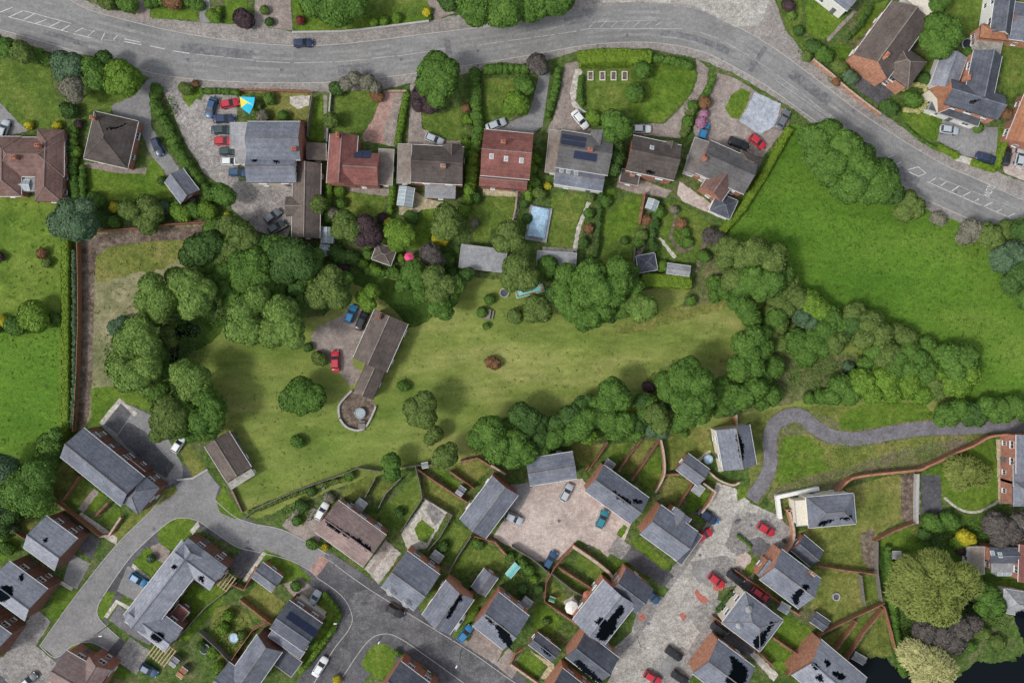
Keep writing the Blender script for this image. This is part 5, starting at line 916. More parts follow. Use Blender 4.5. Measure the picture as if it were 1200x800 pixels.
t([(664,322,13),(660,336,12),(674,334,12)], 'mid', 'green west', 8); t([(692,324,18),(704,340,18),(686,344,16)], 'mid', 'large central green', 11); t([(696,312,10)], 'dark', 'dark upper', 9); t([(724,314,14),(724,332,16),(718,346,13)], 'mid', 'large eastern green', 10.5); t([(674,362,16),(662,350,13)], 'mid', 'lower-left green', 8); t([(694,370,14),(706,360,15),(684,378,10)], 'mid', 'lowest large', 8.5); t([(716,370,8)], 'dark', 'small dark low', 4)
t([(743,336,12),(738,324,9)], 'mid', 'mid green narrow', 7); t([(746,356,13),(758,360,13),(750,366,11)], 'pale', 'lighter domed', 7.5)
t([(832,276,9),(842,280,8)], 'twig', 'small dark twiggy', 3); t([(854,292,14),(870,300,15),(850,306,10)], 'olive', 'wide olive-green', 7.5); t([(886,296,17),(904,306,17),(912,296,10)], 'olive', 'broad domed green', 8.5); t([(884,324,16),(902,330,18),(892,340,12)], 'mid', 'lower broad green', 8.5)
t([(838,332,10),(850,340,11),(838,346,8)], 'mid', 'low grassy green', 1.6,'shrub'); shrub(810,352,6,'mid','low green'); shrub(825,300,8,'mid','green')
t([(874,362,12),(880,372,11)], 'mid', 'narrow green', 6); t([(872,402,14),(884,394,12),(878,414,13)], 'mid', 'tall hedge-line green', 7.5); t([(868,432,15),(884,430,12)], 'mid', 'green column', 7.5); t([(856,462,13),(870,466,14),(886,456,13)], 'mid', 'wide low green', 7); t([(912,380,11),(904,366,10)], 'olive', 'olive'); t([(890,378,9)], 'mid', 'small')
# east wood
t([(924,340,13),(936,350,12)], 'olive', 'pale olive'); t([(912,352,12),(922,362,10)], 'olive', 'olive woodland'); t([(950,354,14),(962,364,12)], 'lime', 'yellowish'); t([(940,372,11),(952,380,10)], 'blue', 'bluish'); t([(974,372,13),(984,382,10)], 'mid', 'green woodland'); t([(934,402,15),(950,404,16),(944,416,14),(962,408,12)], 'mid', 'broad mid green', 7); t([(916,402,10),(904,392,9)], 'olive', 'olive small'); t([(906,430,13),(896,440,10)], 'mid', 'rounded green'); t([(904,462,12),(892,470,10)], 'mid', 'green low'); t([(998,380,13),(986,394,10)], 'dark', 'darker green'); t([(1020,380,15),(1032,392,14),(1012,396,13)], 'olive', 'big olive-green', 7.5); t([(1024,410,12),(1036,404,12)], 'mid', 'shadowed green'); t([(1050,388,10),(1062,396,12)], 'olive', 'field-edge olive'); t([(1064,412,13),(1050,420,14),(1076,422,13)], 'mid', 'wide green'); t([(1086,404,10),(1094,412,9)], 'mid', 'field-edge green'); t([(994,430,7)], 'blue', 'dark small bluish'); t([(1030,430,10),(1014,426,9)], 'mid', 'hidden green')
t([(962,464,9),(948,466,7)], 'mid', 'low green'); t([(984,452,14),(996,462,12),(976,464,10)], 'mid', 'green bank'); t([(1010,448,16),(1022,460,12)], 'lime', 'bright green bank'); t([(1036,446,16),(1046,460,12)], 'lime', 'yellow-green bank'); t([(1064,452,16),(1080,462,12)], 'lime', 'lime bank'); t([(1092,452,14),(1098,460,9)], 'olive', 'yellowish bank')
t([(1112,418,16),(1130,420,16),(1120,434,15)], 'mid', 'large rounded end', 8); t([(1134,438,14),(1124,450,14),(1112,452,11)], 'lime', 'large bright end', 7.5)
for i, (x, y, k) in enumerate([(1108,484,'mid'),(1124,478,'mid'),(1140,484,'dark'),(1156,476,'mid'),(1172,480,'mid'),(1188,475,'mid'),(1206,480,'dark')]): t([(x,y,12),(x+6,y+5,10),(x-5,y+6,9)], k, 'hedge-like dark green', 4)
# road-bend thicket
t([(958,162,17),(972,154,14),(962,178,14)], 'mid', 'dark green thicket', 7.5); t([(990,172,19),(978,190,17),(1000,186,16)], 'mid', 'bright domed thicket', 8.5); t([(1012,200,19),(1000,214,17),(1026,206,15)], 'mid', 'large fresh green thicket', 8.5); t([(1032,222,16),(1042,214,12)], 'mid', 'eastern thicket', 8); t([(972,206,14),(984,222,11)], 'mid', 'lower thicket', 7)
t([(1062,236,13),(1072,244,12),(1060,248,12)], 'olive', 'rounded dark-rimmed', 5.5); shrub(1100,256,9,'grey','grey-green')
t([(1138,270,13),(1130,278,9)], 'grey', 'pale grey-olive', 4.5); t([(1158,276,14),(1166,284,10)], 'olive', 'olive roadside', 5); t([(1180,270,12)], 'olive', 'small olive roadside', 4); t([(1198,270,13)], 'dark', 'dark roadside', 6); t([(1176,304,15),(1188,298,14)], 'blue', 'dark bluish-green'); t([(1196,322,16),(1186,332,12)], 'dark', 'dark field-corner'); t([(1204,346,15)], 'mid', 'right-edge field'); 
# north east
t([(1098,30,15),(1112,42,15),(1092,46,14),(1102,56,13),(1116,30,9)], 'mid', 'large garden', 7.5); t([(1096,8,11),(1104,2,9)], 'mid', 'small green'); shrub(928,18,5,'pale','pale round'); shrub(924,6,8,'purple','dark brownish'); shrub(954,54,9,'dark','dark'); shrub(966,64,10,'mid','mid green'); shrub(984,78,9,'olive','olive'); shrub(997,90,9,'blue','dark bluish'); shrub(1042,126,10,'dark','dark green'); shrub(936,36,6,'dark','dark low')
shrub(1070,116,10,'mid','green ringed'); shrub(1178,132,8,'rust','rusty bronze'); shrub(1084,92,8,'dark','dark'); shrub(1134,62,6,'mid','small')
# south of the meadow
t([(353,458,16),(366,466,15),(342,468,14),(354,474,12),(372,458,8)], 'mid', 'lone rounded', 6.5); shrub(375,420,9,'olive','grey-green'); shrub(361,407,5,'dark','small dark'); shrub(578,425,8.5,'rust','round brown'); shrub(349,517,8,'mid','low round'); shrub(473,452,7,'mid','small angular green'); shrub(565,366,6,'mid','low green'); shrub(574,351,6,'mid','low green'); shrub(570,382,4,'mid','small')
t([(486,478,13),(498,472,13),(498,488,13),(486,490,9)], 'olive', 'leaning dark olive', 8.5); t([(510,508,9),(504,514,7)], 'olive', 'small pale olive', 4); t([(522,534,13),(528,526,8),(514,540,8)], 'olive', 'rounded olive', 7); t([(458,542,11),(460,554,9)], 'mid', 'round fence-side', 5.5)
t([(574,506,18),(582,524,17),(562,514,13)], 'mid', 'big bright domed', 9.5); t([(604,520,17),(616,530,13),(600,534,14)], 'mid', 'big green', 8.5); t([(610,486,14),(622,490,12),(618,500,12)], 'dark', 'dark green', 7.5)
t([(640,508,10),(648,518,8)], 'dark', 'dark low'); t([(664,498,9),(656,490,7)], 'olive', 'pale olive'); t([(684,496,13),(690,488,11),(682,506,10)], 'mid', 'rounded green', 7); t([(682,476,11),(690,470,8)], 'dark', 'dark'); t([(664,514,9),(658,508,7)], 'mid', 'small bright'); t([(718,458,15),(728,468,13),(712,470,12)], 'lime' if 0 else 'mid', 'tall bright rounded', 9); t([(714,492,14),(730,496,15),(722,504,12)], 'mid', 'wide domed green', 7.5); t([(702,502,9)], 'mid', 'small green')
t([(768,486,14),(774,496,12)], 'olive', 'yellow-topped', 7); t([(764,502,10),(776,506,8)], 'blue', 'blue-green', 5); t([(784,458,13),(778,446,11)], 'mid', 'western part', 7); t([(802,440,18),(818,448,17),(808,430,12)], 'mid', 'large crown', 11.5); t([(812,472,17),(826,466,13),(800,470,14)], 'mid', 'large lower', 11); t([(806,488,13),(822,484,12)], 'mid', 'lower rounded', 9); shrub(760,453,7,'purple','dull purple'); shrub(744,476,6,'yellow','yellow'); shrub(786,474,7,'blue','grey-blue')
# lower gardens
t([(1120,549,13),(1134,552,15),(1146,556,12),(1126,562,11)], 'willow', 'wide flat yellowish', 4.5)
t([(1070,676,24),(1092,668,22),(1080,700,24),(1056,692,16),(1110,690,22),(1128,676,16),(1104,712,18),(1136,686,12)], 'willow', 'huge olive-yellow willow', 9.5); t([(1084,738,14),(1104,742,16),(1124,736,15),(1118,752,13),(1140,730,10)], 'twig', 'dark twiggy bare', 6); t([(1070,766,16),(1090,776,18),(1104,784,15),(1082,788,14)], 'straw', 'pale straw-coloured', 7); t([(1078,752,11)], 'mid', 'dark green low', 4)
shrub(1094,612,12,'mid','rounded green'); shrub(1112,610,12,'mid','leafy green'); shrub(1132,630,11,'yellow','golden yellow'); shrub(1122,636,8,'lime','yellow-green'); shrub(1128,644,7,'purple','dark purple'); t([(1166,614,14),(1184,622,15),(1172,630,12),(1196,612,12)], 'twig', 'wide dark bare purple-brown', 5.5); t([(1158,698,14),(1166,710,12),(1152,712,10)], 'mid', 'rounded fresh green', 5); shrub(1100,618,6,'grey','grey flowering'); shrub(1150,740,10,'olive','rough olive'); shrub(1170,752,9,'olive','rough'); shrub(1136,756,8,'mid','ragged green'); shrub(1084,626,8,'dark','dark'); shrub(1052,652,4,'grey','small grey')
shrub(410,557,6,'mid','small green'); shrub(365,575,6,'dark','dark round'); shrub(386,583,7,'grey','grey-green'); shrub(354,592,8,'dark','dark'); shrub(366,637,7,'mid','round dark-rimmed'); shrub(381,641,4,'yellow','bright yellow'); shrub(347,686,6,'mid','oval'); shrub(395,796,5,'yellow','yellow'); shrub(803,508,4,'mid','tiny round'); shrub(560,637,7,'mid','round'); shrub(177,654,5,'blue','silvery'); shrub(560,398,3,'mid','tiny') if 0 else None
for x, y, k in [(620,668,'mid'),(626,678,'lime'),(632,690,'dark'),(612,690,'dark'),(640,728,'olive'),(546,688,'dark'),(598,652,'mid'),(612,660,'mid'),(268,720,'lime'),(262,736,'lime'),(284,744,'olive'),(250,764,'lime'),(256,782,'lime'),(236,756,'dark'),(348,610,'mid'),(404,592,'dark'),(468,600,'dark'),(520,640,'dark'),(24,606,'dark'),(30,638,'mid'),(6,626,'dark'),(692,232,'olive'),(690,250,'mid'),(690,268,'rust'),(684,284,'dark'),(700,218,'mid'),(710,236,'mid'),(770,238,'mid'),(758,258,'rust'),(752,276,'olive'),(768,262,'dark'),(748,284,'mid'),(772,248,'mid'),(732,282,'dark'),(776,312,'lime'),(766,290,'dark'),(804,272,'mid'),(798,262,'rust'),(806,284,'mid'),(790,246,'grey'),(614,238,'dark'),(618,256,'dark'),(612,270,'mid'),(556,262,'grey'),(558,232,'dark'),(398,224,'lime'),(400,238,'mid'),(384,256,'mid'),(458,262,'mid'),(538,292,'dark'),(530,318,'mid'),(302,124,'olive'),(316,116,'mid'),(332,136,'mid'),(354,146,'rust'),(308,136,'grey'),(806,142,'mid'),(804,152,'olive'),(826,120,'rust'),(825,134,'pink'),(822,144,'pink'),(812,124,'mid'),(1078,70,'mid'),(1146,214 if 0 else 150,'mid'),(980,96,'rust'),(946,66,'olive')]: shrub(x,y,rng.uniform(4.5,7),k,{'mid':'small green','lime':'small lime','dark':'small dark','olive':'small olive','rust':'small rusty','grey':'small grey','pink':'small lilac-pink'}[k])
for x, y, r, k in [(966,388,13,'mid'),(956,396,12,'mid'),(976,402,13,'olive'),(1046,434,13,'mid'),(1064,434,13,'mid'),(1084,438,13,'mid'),(1100,440,11,'lime'),(1040,416,13,'olive'),(892,410,12,'mid'),(890,394,11,'mid'),(1014,392,12,'mid'),(908,374,12,'mid'),(1000,366,11,'olive'),(864,352,10,'mid'),(860,326,13,'olive'),(872,332,13,'mid'),(916,324,12,'mid'),(924,332,10,'olive'),(846,478,10,'mid'),(858,476,10,'dark'),(846,464,10,'dark'),(846,450,9,'mid'),
  (630,514,11,'dark'),(650,512,11,'mid'),(672,506,11,'mid'),(668,486,11,'dark'),(698,488,12,'dark'),(745,496,11,'dark'),(754,486,10,'mid'),(744,508,9,'mid'),(652,496,10,'dark'),(796,496,10,'mid'),(838,462,12,'mid'),(628,498,12,'dark'),(594,500,11,'mid'),(700,474,10,'mid'),(752,470,9,'dark'),(760,474,9,'mid'),(636,526,8,'mid'),(690,512,8,'lime'),
  (206,352,13,'mid'),(246,308,13,'mid'),(258,300,13,'olive'),(264,318,13,'mid'),(266,336,12,'mid'),(256,282,13,'mid'),(322,292,15,'mid'),(318,340,14,'mid'),(352,334,13,'dark'),(364,322,14,'mid'),(368,302,10,'mid'),(306,352,13,'olive'),(276,350,13,'mid'),(244,362,8,'dark'),(178,420,13,'pale'),(172,374,12,'pale'),(186,460,11,'mid'),(176,452,12,'pale'),(222,474,12,'mid'),(356,350,11,'mid'),(400,330,11,'mid'),(246,506,9,'mid'),(186,508,9,'olive'),(250,268,11,'mid'),(212,504,9,'mid'),
  (734,322,12,'mid'),(734,352,12,'mid'),(664,346,13,'mid'),(682,350,14,'mid'),(712,352,13,'mid'),(650,344,10,'dark'),(730,362,10,'mid'),(496,344,10,'mid'),(526,350,10,'mid'),(474,332,9,'mid'),(546,322,8,'dark')]:
    t([(x, y, r), (x+r*.5, y-r*.35, r*.72), (x-r*.45, y+r*.4, r*.7)], k, {'mid':'infilling green','olive':'infilling olive','dark':'infilling dark','lime':'infilling lime','pale':'infilling pale green'}[k], min(8, 3.2+r*.27))
t([(954,182,14),(968,196,16),(994,198,20),(1018,222,17),(996,224,14),(948,160,13)], 'mid', 'broad dark infilling thicket', 7.5); t([(1010,182,14),(1036,200,14),(1046,226,13),(978,168,13)], 'dark', 'dark rim thicket', 7)
# hedges
h = hedge
h([(76,284),(76,330),(76,380),(76,440),(76,500),(72,515)], 8, 1.6, 'clipped', 'long straight bright flat-topped'); h([(85,295),(86,350),(86,400),(86,450),(83,500)], 6, 1.9, 'blue', 'narrow bluish-green', False)
h([(84,150),(82,180),(84,215),(88,235)], 12, 1.8, 'mid', 'thick green', False); h([(94,196),(96,232)], 8, 1.6, 'mid', 'dark green', False)
h([(178,110),(184,130),(194,150),(204,172),(216,192),(230,210),(244,226)], 15, 2, 'mid', 'long diagonal rounded', False); h([(178,190),(192,166)], 4, .8, 'lime', 'low lime', False) if 0 else None
h([(236,106),(256,106),(276,107)], 8, 1.5, 'mid', 'short roadside', False); h([(570,80),(600,78),(622,80)], 12, 2, 'mid', 'roadside', False); h([(556,84),(558,120),(560,150),(556,172)], 14, 2.2, 'mid', 'tall upright', False); h([(553,180),(552,205),(548,232),(544,246)], 15, 2.6, 'lime', 'tall lime-green', False)
h([(654,82),(652,100),(646,120),(643,132)], 10, 1.6, 'mid', 'narrow drive-side', False); h([(684,67),(705,65),(730,65),(758,67)], 16, 2.6, 'clipped', 'broad clipped roadside'); h([(764,68),(790,70),(808,76)], 10, 2.2, 'mid', 'tapering roadside', False); h([(681,90),(680,105),(682,120)], 7, 1.4, 'mid', 'short garden', False)
h([(836,92),(830,106),(824,118)], 9, 1.4, 'mid', 'tapering drive divider', False); h([(812,128),(806,142),(802,154)], 10, 1.6, 'olive', 'lower drive divider', False); h([(476,110),(472,130),(468,150),(466,166)], 9, 1.5, 'lime', 'yellow-green drive-side', False); h([(466,168),(468,200)], 4, 1.4, 'lime', 'thin lime', False); h([(385,214),(384,235),(382,250)], 8, 1.8, 'lime', 'bright upright', False); h([(461,210),(459,228),(456,246)], 8, 1.7, 'lime', 'yellow-lime', False)
h([(846,272),(870,245),(895,205),(925,152)], 8, 1.5, 'clipped', 'bright field-boundary'); h([(758,328),(782,329),(806,331)], 15, 2.2, 'clipped', 'bright box-shaped'); h([(620,120) if 0 else (622,180),(620,230)], 9, 2, 'lime', 'lime between-house', False); h([(1022,6),(1010,28),(994,44)], 6, 1.8, 'dark', 'dark diagonal', False)
h([(1062,128),(1078,130),(1088,122),(1090,110),(1084,100),(1070,98),(1060,104)], 6, 1.2, 'straw', 'pale yellow ring-shaped', False); h([(1102,172),(1120,180),(1122,183)], 6, 1, 'clipped', 'low kerb-side'); h([(1142,190),(1166,198)], 6, 1, 'clipped', 'low drive-end'); h([(1184,152),(1176,175),(1170,194)], 5, 1.4, 'clipped', 'upright drive-side'); h([(1060,146),(1080,164),(1098,174)], 4, .9, 'mid', 'low roadside', False)
h([(430,318),(455,320),(476,322)], 10, 1.8, 'mid', 'shrubby garden-end', False); h([(56,376),(20,378),(-20,378)], 8, 1.6, 'dark', 'dark dividing', False); h([(380,697),(392,712),(396,722),(388,740),(372,762),(358,780)], 7, 1.4, 'lime', 'bright corner-wrapping', False); h([(462,764),(480,776),(505,792)], 6, 1.4, 'mid', 'verge-side dark', False); h([(1042,644),(1046,690),(1052,740),(1060,790)], 10, 1.6, 'mid', 'long path-side', False)
h([(843,716),(858,696)], 6, 1, 'dark', 'short dark front-garden'); h([(806,130),(812,110)] if 0 else [(548,750),(560,715)], 3, .8, 'mid', 'thin low', False); h([(172,2),(200,-4),(232,4)], 12, 1.6, 'mid', 'top-edge garden', False); h([(506,10),(504,22)], 3, .8, 'mid', 'tiny kerb', False); h([(880,666),(890,660)] if 0 else (868,622) and [(866,628),(880,640)], 4, .8, 'mid', 'thin', False); h([(256,8),(254,24)], 7, 1.4, 'lime', 'thin upright', False)
h([(292,600),(330,585),(372,570),(410,560)], 6, 1.2, 'olive', 'scrubby meadow-edge', False); h([(705,226),(703,250),(700,290),(696,305)], 6, 1.6, 'dark', 'dark garden-dividing', False); h([(772,236),(766,262),(764,296)], 7, 1.7, 'dark', 'dark mixed', False)
# =========================== CARS
def car_meshes(kind):
    if kind == 'van': L, Wd, Hr, hood, roof0, roof1, rear = 4.9, 1.9, 1.9, 1.15, .28, -2.3, -2.4
    elif kind == 'long': L, Wd, Hr, hood, roof0, roof1, rear = 4.6, 1.82, 1.45, .95, .35, -1.75, -2.2
    else: L, Wd, Hr, hood, roof0, roof1, rear = 4.1, 1.76, 1.47, .95, .45, -1.45, -1.9
    h = L/2; b = MB(); st = [(-h,.72,.55,.72),(-h+.12,.9,.35,.9),(-h+.6,1,.3,.97),(-.6,1,.28,.98),(.5,1,.28,.97),(h-1.0,.99,.3,.9),(h-.35,.93,.34,.80),(h-.06,.78,.42,.68),(h,.6,.5,.6)]
    rings = []
    for x, wf, z0, z1 in st:
        w = Wd/2*wf; z1 = z1*hood/.95
        rings.append([(x, -w*.92, z0), (x, -w, (z0+z1)/2), (x, -w*.93, z1-.06), (x, -w*.72, z1), (x, 0, z1+.03), (x, w*.72, z1), (x, w*.93, z1-.06), (x, w, (z0+z1)/2), (x, w*.92, z0)])
    V = [p for r in rings for p in r]; n = 9
    F = [(i*n+j, (i+1)*n+j, (i+1)*n+(j+1) % n, i*n+(j+1) % n) for i in range(len(st)-1) for j in range(n)]; b.add(V, F+[tuple(range(n)), tuple(range(len(V)-1, len(V)-n-1, -1))])
    sh = hood-.02; fw = h-1.35 if kind != 'van' else h-.75; w0, w1 = Wd/2*.9, Wd/2*.70; re = -h+.18 if kind != 'long' else -h+.65
    g = MB(); base = [(re, -w0*.95, sh), (fw+.1, -w0*.93, sh), (fw+.1, w0*.93, sh), (re, w0*.95, sh)]; tp = [(re+.38, -w1, Hr-.05), (fw-.62, -w1, Hr-.05), (fw-.62, w1, Hr-.05), (re+.38, w1, Hr-.05)]
    g.add(base+tp, [(0,1,5,4), (1,2,6,5), (2,3,7,6), (3,0,4,7), (4,5,6,7)])
    r = MB(); a0, a1 = re+.34, fw-.58
    r.add([(a0,-w1-.02,Hr-.07), (a1,-w1-.02,Hr-.07), (a1,w1+.02,Hr-.07), (a0,w1+.02,Hr-.07), (a0+.1,-w1+.1,Hr), (a1-.12,-w1+.1,Hr), (a1-.12,w1-.1,Hr), (a0+.1,w1-.1,Hr)], [(0,1,5,4), (1,2,6,5), (2,3,7,6), (3,0,4,7), (4,5,6,7)])
    pls = []
    for sy in (-1, 1):
        pls.append(MB().tube((fw+.08, sy*w0*.92, sh), (fw-.6, sy*w1, Hr-.05), .04, .04, 4).mesh('pillar', 'paint_red')); pls.append(MB().tube((re+.02, sy*w0*.94, sh), (re+.36, sy*w1, Hr-.05), .07, .06, 4).mesh('pillar', 'paint_red')); pls.append(MB().tube((.0, sy*w0*.95, sh), (-.05, sy*w1, Hr-.05), .045, .045, 4).mesh('pillar', 'paint_red'))
    out = dict(body=b.mesh('body', 'paint_red'), roof=r.mesh('roof', 'paint_red'), window_glass=g.mesh('window_glass', 'window_glass'))
    for i, me in enumerate(pls): out['pillar%d' % i] = me
    for k in [q for q in out if q != 'window_glass']:
        me = out[k]; me.materials.clear(); me.materials.append(None)
    for p in out['body'].polygons: p.use_smooth = True
    wm = MB().tube((0, -.1, 0), (0, .1, 0), .32, .32, 14).mesh('wheel', 'tyre'); hm = MB().tube((0, -.112, 0), (0, .112, 0), .17, .17, 10).mesh('hubcap', 'lead')
    return out, wm, hm, L, Wd, hood
CARS = {k: car_meshes(k) for k in ('hatch', 'long', 'van')}
LITE = MB().box((0, 0, 0), (.16, .34, .14)).mesh('headlight', 'pale_glass'); TAIL = MB().box((0, 0, 0), (.08, .3, .16)).mesh('tail_light', 'red_dirt'); MIRR = MB().box((0, 0, 0), (.12, .2, .12)).mesh('mirror', 'black_trim')
def car(x, y, a, col, label, kind='hatch', z=.05):
    out, wm, hm, L, Wd, hood = CARS[kind]; X, Y, _ = P(x, y, .9); r = empty('parked_car', (X, Y, z), math.radians(a)); tag(r, label, 'van' if kind == 'van' else 'car', 'cars parked around the village'); r.name = 'parked_van' if kind == 'van' else 'parked_car'
    for k, me in out.items():
        o = inst('pillar' if k.startswith('pillar') else k, me, r, (0, 0, 0))
        if k != 'window_glass': o.material_slots[0].link = 'OBJECT'; o.material_slots[0].material = MATS['paint_'+col]
    for sx in (-1, 1):
        for sy in (-1, 1):
            wo = inst('wheel', wm, r, (sx*L*.31, sy*(Wd/2-.1), .32)); inst('hubcap', hm, wo, (0, 0, 0))
    for sy in (-1, 1):
        inst('headlight', LITE, r, (L/2-.14, sy*Wd*.3, hood*.68)); inst('tail_light', TAIL, r, (-L/2+.03, sy*Wd*.33, hood*.75)); inst('mirror', MIRR, r, (L*.16, sy*(Wd/2+.07), hood+.02))
    return r
c = car
c(4,151,72,'silver','silver car on the drive at the left edge above the brown bungalow'); c(355,50,2,'navy','dark blue car driving on the main road below the top gardens'); c(247,126,-107,'blue','blue car parked at a slant, uppermost left in the car park','long'); c(269,121,12,'red','red car uppermost in the car park beside the colourful sail'); c(262,139,0,'navy','dark blue car below the uppermost red one in the car park','long'); c(260,152,0,'darkgreen','dark green car second below the red one in the car park','long'); c(262,165,0,'red','lower red car in the car park against the grey building'); c(268,177,0,'darkgreen','dark car between the lower red car and the white one','hatch'); c(270,189,0,'white','white car in the car park against the grey building'); c(279,202,-4,'blue','blue-grey car lowest in the row by the grey building')
c(319,253,38,'grey','reddish pick-up with open back by the long outbuilding','hatch').name = 'parked_car'; c(324,266,30,'darkgreen','dark car with pale windscreen below the reddish one by the outbuilding')
c(184,172,-68,'navy','blue car on the drive right of the pyramid-roofed bungalow'); c(509,163,-22,'silver','silver car in front of the dark house with the conservatory'); c(581,146,22,'silver','silver car in front of the red house with three skylights','long'); c(680,140,-52,'white','white car parked slanting in front of the solar panel house','long'); c(752,151,0,'white','white van in front of the dark house with brick gable'); c(825,154,72,'azure','light blue car beside the lilac bushes on the drive'); c(866,168,-22,'black','black car on the pinkish gravel drive beside the red one','long'); c(888,166,-38,'red','red car on the gravel drive next to the blue gravel square'); c(918,140,62,'grey','grey car at the field hedge beside the main road','long')
c(1113,152,-8,'silver','silver car on the drive under the white house front'); c(1156,185,-16,'navy','dark blue car in the corner of the grey drive','long'); c(1180,183,78,'black','black car parked upright near the right edge by the road'); c(1196,184,78,'silver','silver car at the right edge beside the upright black one')
c(411,368,68,'azure','blue car at the top end of the brown barn house'); c(424,375,68,'black','black car beside the barn house wall','long'); c(393,423,92,'red','red car standing alone left of the barn house','long')
c(209,520,58,'white','white car at the end of the dark parking bays'); c(162,679,-32,'azure','bright blue car on the short drive of the Z-shaped block'); c(174,785,-30,'blue','blue-grey car in the lower parking court beside the pergola'); c(33,797,40,'grey','grey car at the bottom left parking court'); c(367,703,58,'silver','pale blue-white car in front of the black-panelled house','long'); c(375,781,58,'white','white car driving down the dark side road','van' if 0 else 'long'); c(463,716,-28,'black','black car on the dark road in front of the pointed bays'); c(377,599,60,'white','small white car beside the pinkish-brown corner house'); c(545,742,52,'azure','bright blue car in the front bays near the half-pale house'); c(537,728,58,'silver','silver car in the narrow gap by the half-pale house')
c(664,577,62,'silver','silver car at the top of the pink gravel courtyard'); c(706,608,66,'teal','teal car on the right side of the pink gravel courtyard'); c(645,656,58,'blue','blue car at the bottom of the pink gravel courtyard'); c(602,607,-25,'silver','silver car at the left edge of the pink courtyard'); c(764,698,-48,'blue','blue car beside the house with the huge black hole'); c(829,605,-32,'navy','dark blue car parked in front of the brick garden wall','long'); c(825,627,30,'red','red car beside the slate house by the pale road','hatch')
c(898,620,-32,'red','bright red car on the block forecourt'); c(862,677,-38,'black','black car in the dark passage beside the pale road'); c(891,696,-36,'red','red car in the dark passage between two slate houses'); c(840,680,-38,'red','faded red car on the grey bays of the pale road'); c(843,738,-36,'black','black car in the passage above the ragged bottom-edge house'); c(790,766,-34,'black','black car parked beside the lower pale road'); c(765,794,-30,'red','dark red car at the bottom of the pale road'); c(797,794,-34,'black','black car at the bottom edge beside the dark red one')
# =========================== GARDEN THINGS
def thing1(name, mb, mat, x, y, label, cat, rz=0, z=0):
    X, Y, _ = P(x, y, .5); o = mb.build(name, mat, None, (X, Y, z), math.radians(rz)); tag(o, label, cat); return o
def rootat(name, x, y, label, cat, rz=0, zz=.5, group=None):
    X, Y, _ = P(x, y, zz); r = empty(name, (X, Y, 0), math.radians(rz)); tag(r, label, cat, group); return r
def trampoline(x, y, r, label, mat='mat_black'):
    R = r*S; o = rootat('trampoline', x, y, label, 'trampoline', 0, .8); m = MB(); m.tube((0, 0, .84), (0, 0, .88), R*.8, R*.8, 20); m.build('jumping_mat', mat, o); m = MB(); n = 20
    for i in range(n): a, b = 2*math.pi*i/n, 2*math.pi*(i+1)/n; m.tube((R*.92*math.cos(a), R*.92*math.sin(a), .86), (R*.92*math.cos(b), R*.92*math.sin(b), .86), .12, .12, 6)
    m.build('edge_pad', 'fabric_grey', o)
    for i in range(6): a = 2*math.pi*i/6; MB().tube((R*.92*math.cos(a), R*.92*math.sin(a), 0), (R*.92*math.cos(a), R*.92*math.sin(a), .8), .03, .03, 6).build('leg', 'lead', o)
trampoline(422,484,6.5,'round dark trampoline on the stone patio below the barn house','pale_glass'); trampoline(274,747,6,'round pale blue trampoline in the garden left of the two-toned house','pool_blue'); trampoline(240,760,6,'round dark trampoline with thin rim beside the grey diagonal fence'); trampoline(1134,52,7,'round dark blue trampoline left of the pale flat-roofed garage'); trampoline(830,538,5.5,'round pale blue trampoline left of the cream-fronted square house','pool_blue')
def glasshouse(x, y, L, W, a, label, hh=2.0, col='white_trim', name='greenhouse'):
    l, w = L*S/2, W*S/2; o = rootat(name, x, y, label, 'greenhouse', a, 1.5); g = MB(); g.add([(-l,-w,0),(l,-w,0),(l,w,0),(-l,w,0),(-l,-w,hh),(l,-w,hh),(l,w,hh),(-l,w,hh),(-l,0,hh+w*.5),(l,0,hh+w*.5)], [(0,1,5,4),(2,3,7,6),(1,2,6,9,5),(3,0,4,8,7),(4,5,9,8),(6,7,8,9)]); g.build('glazing', 'pale_glass', o)
    n = max(2, int(2*l/.75)); f = MB()
    for i in range(n+1):
        u = -l+2*l*i/n
        for sg in (-1, 1): f.tube((u, sg*w, hh+.02), (u, 0, hh+w*.5+.03), .035, .035, 4); f.tube((u, sg*w, 0), (u, sg*w, hh), .035, .035, 4)
    f.tube((-l, 0, hh+w*.5+.04), (l, 0, hh+w*.5+.04), .05, .05, 5)
    for sg in (-1, 1): f.tube((-l, sg*w, hh+.02), (l, sg*w, hh+.02), .05, .05, 5)
    f.build('frame', col, o)
glasshouse(476,231,22,18,82,'white-framed conservatory behind the dark brown house',2.1,name='conservatory'); glasshouse(764,240,12,13,70,'small pale greenhouse in the garden below the brick-gabled dark house',1.8); glasshouse(384,276,18,14,88,'pale greenhouse right of the long brown outbuilding',1.9); glasshouse(381,293,11,13,0,'smaller pale greenhouse below the other beside the outbuilding',1.7); glasshouse(26,218,26,12,0,'white conservatory roof in the recess of the left bungalow',2.6,name='conservatory'); glasshouse(1174,667,16,12,0,'glass lean-to between the tan extension and the right-edge house',2.2); glasshouse(568,163,10,6,0,'tiny porch glass roof at the front of the red house',2.1) if 0 else None; glasshouse(1068,578 if 0 else 120,1,1,0,'x') if 0 else None
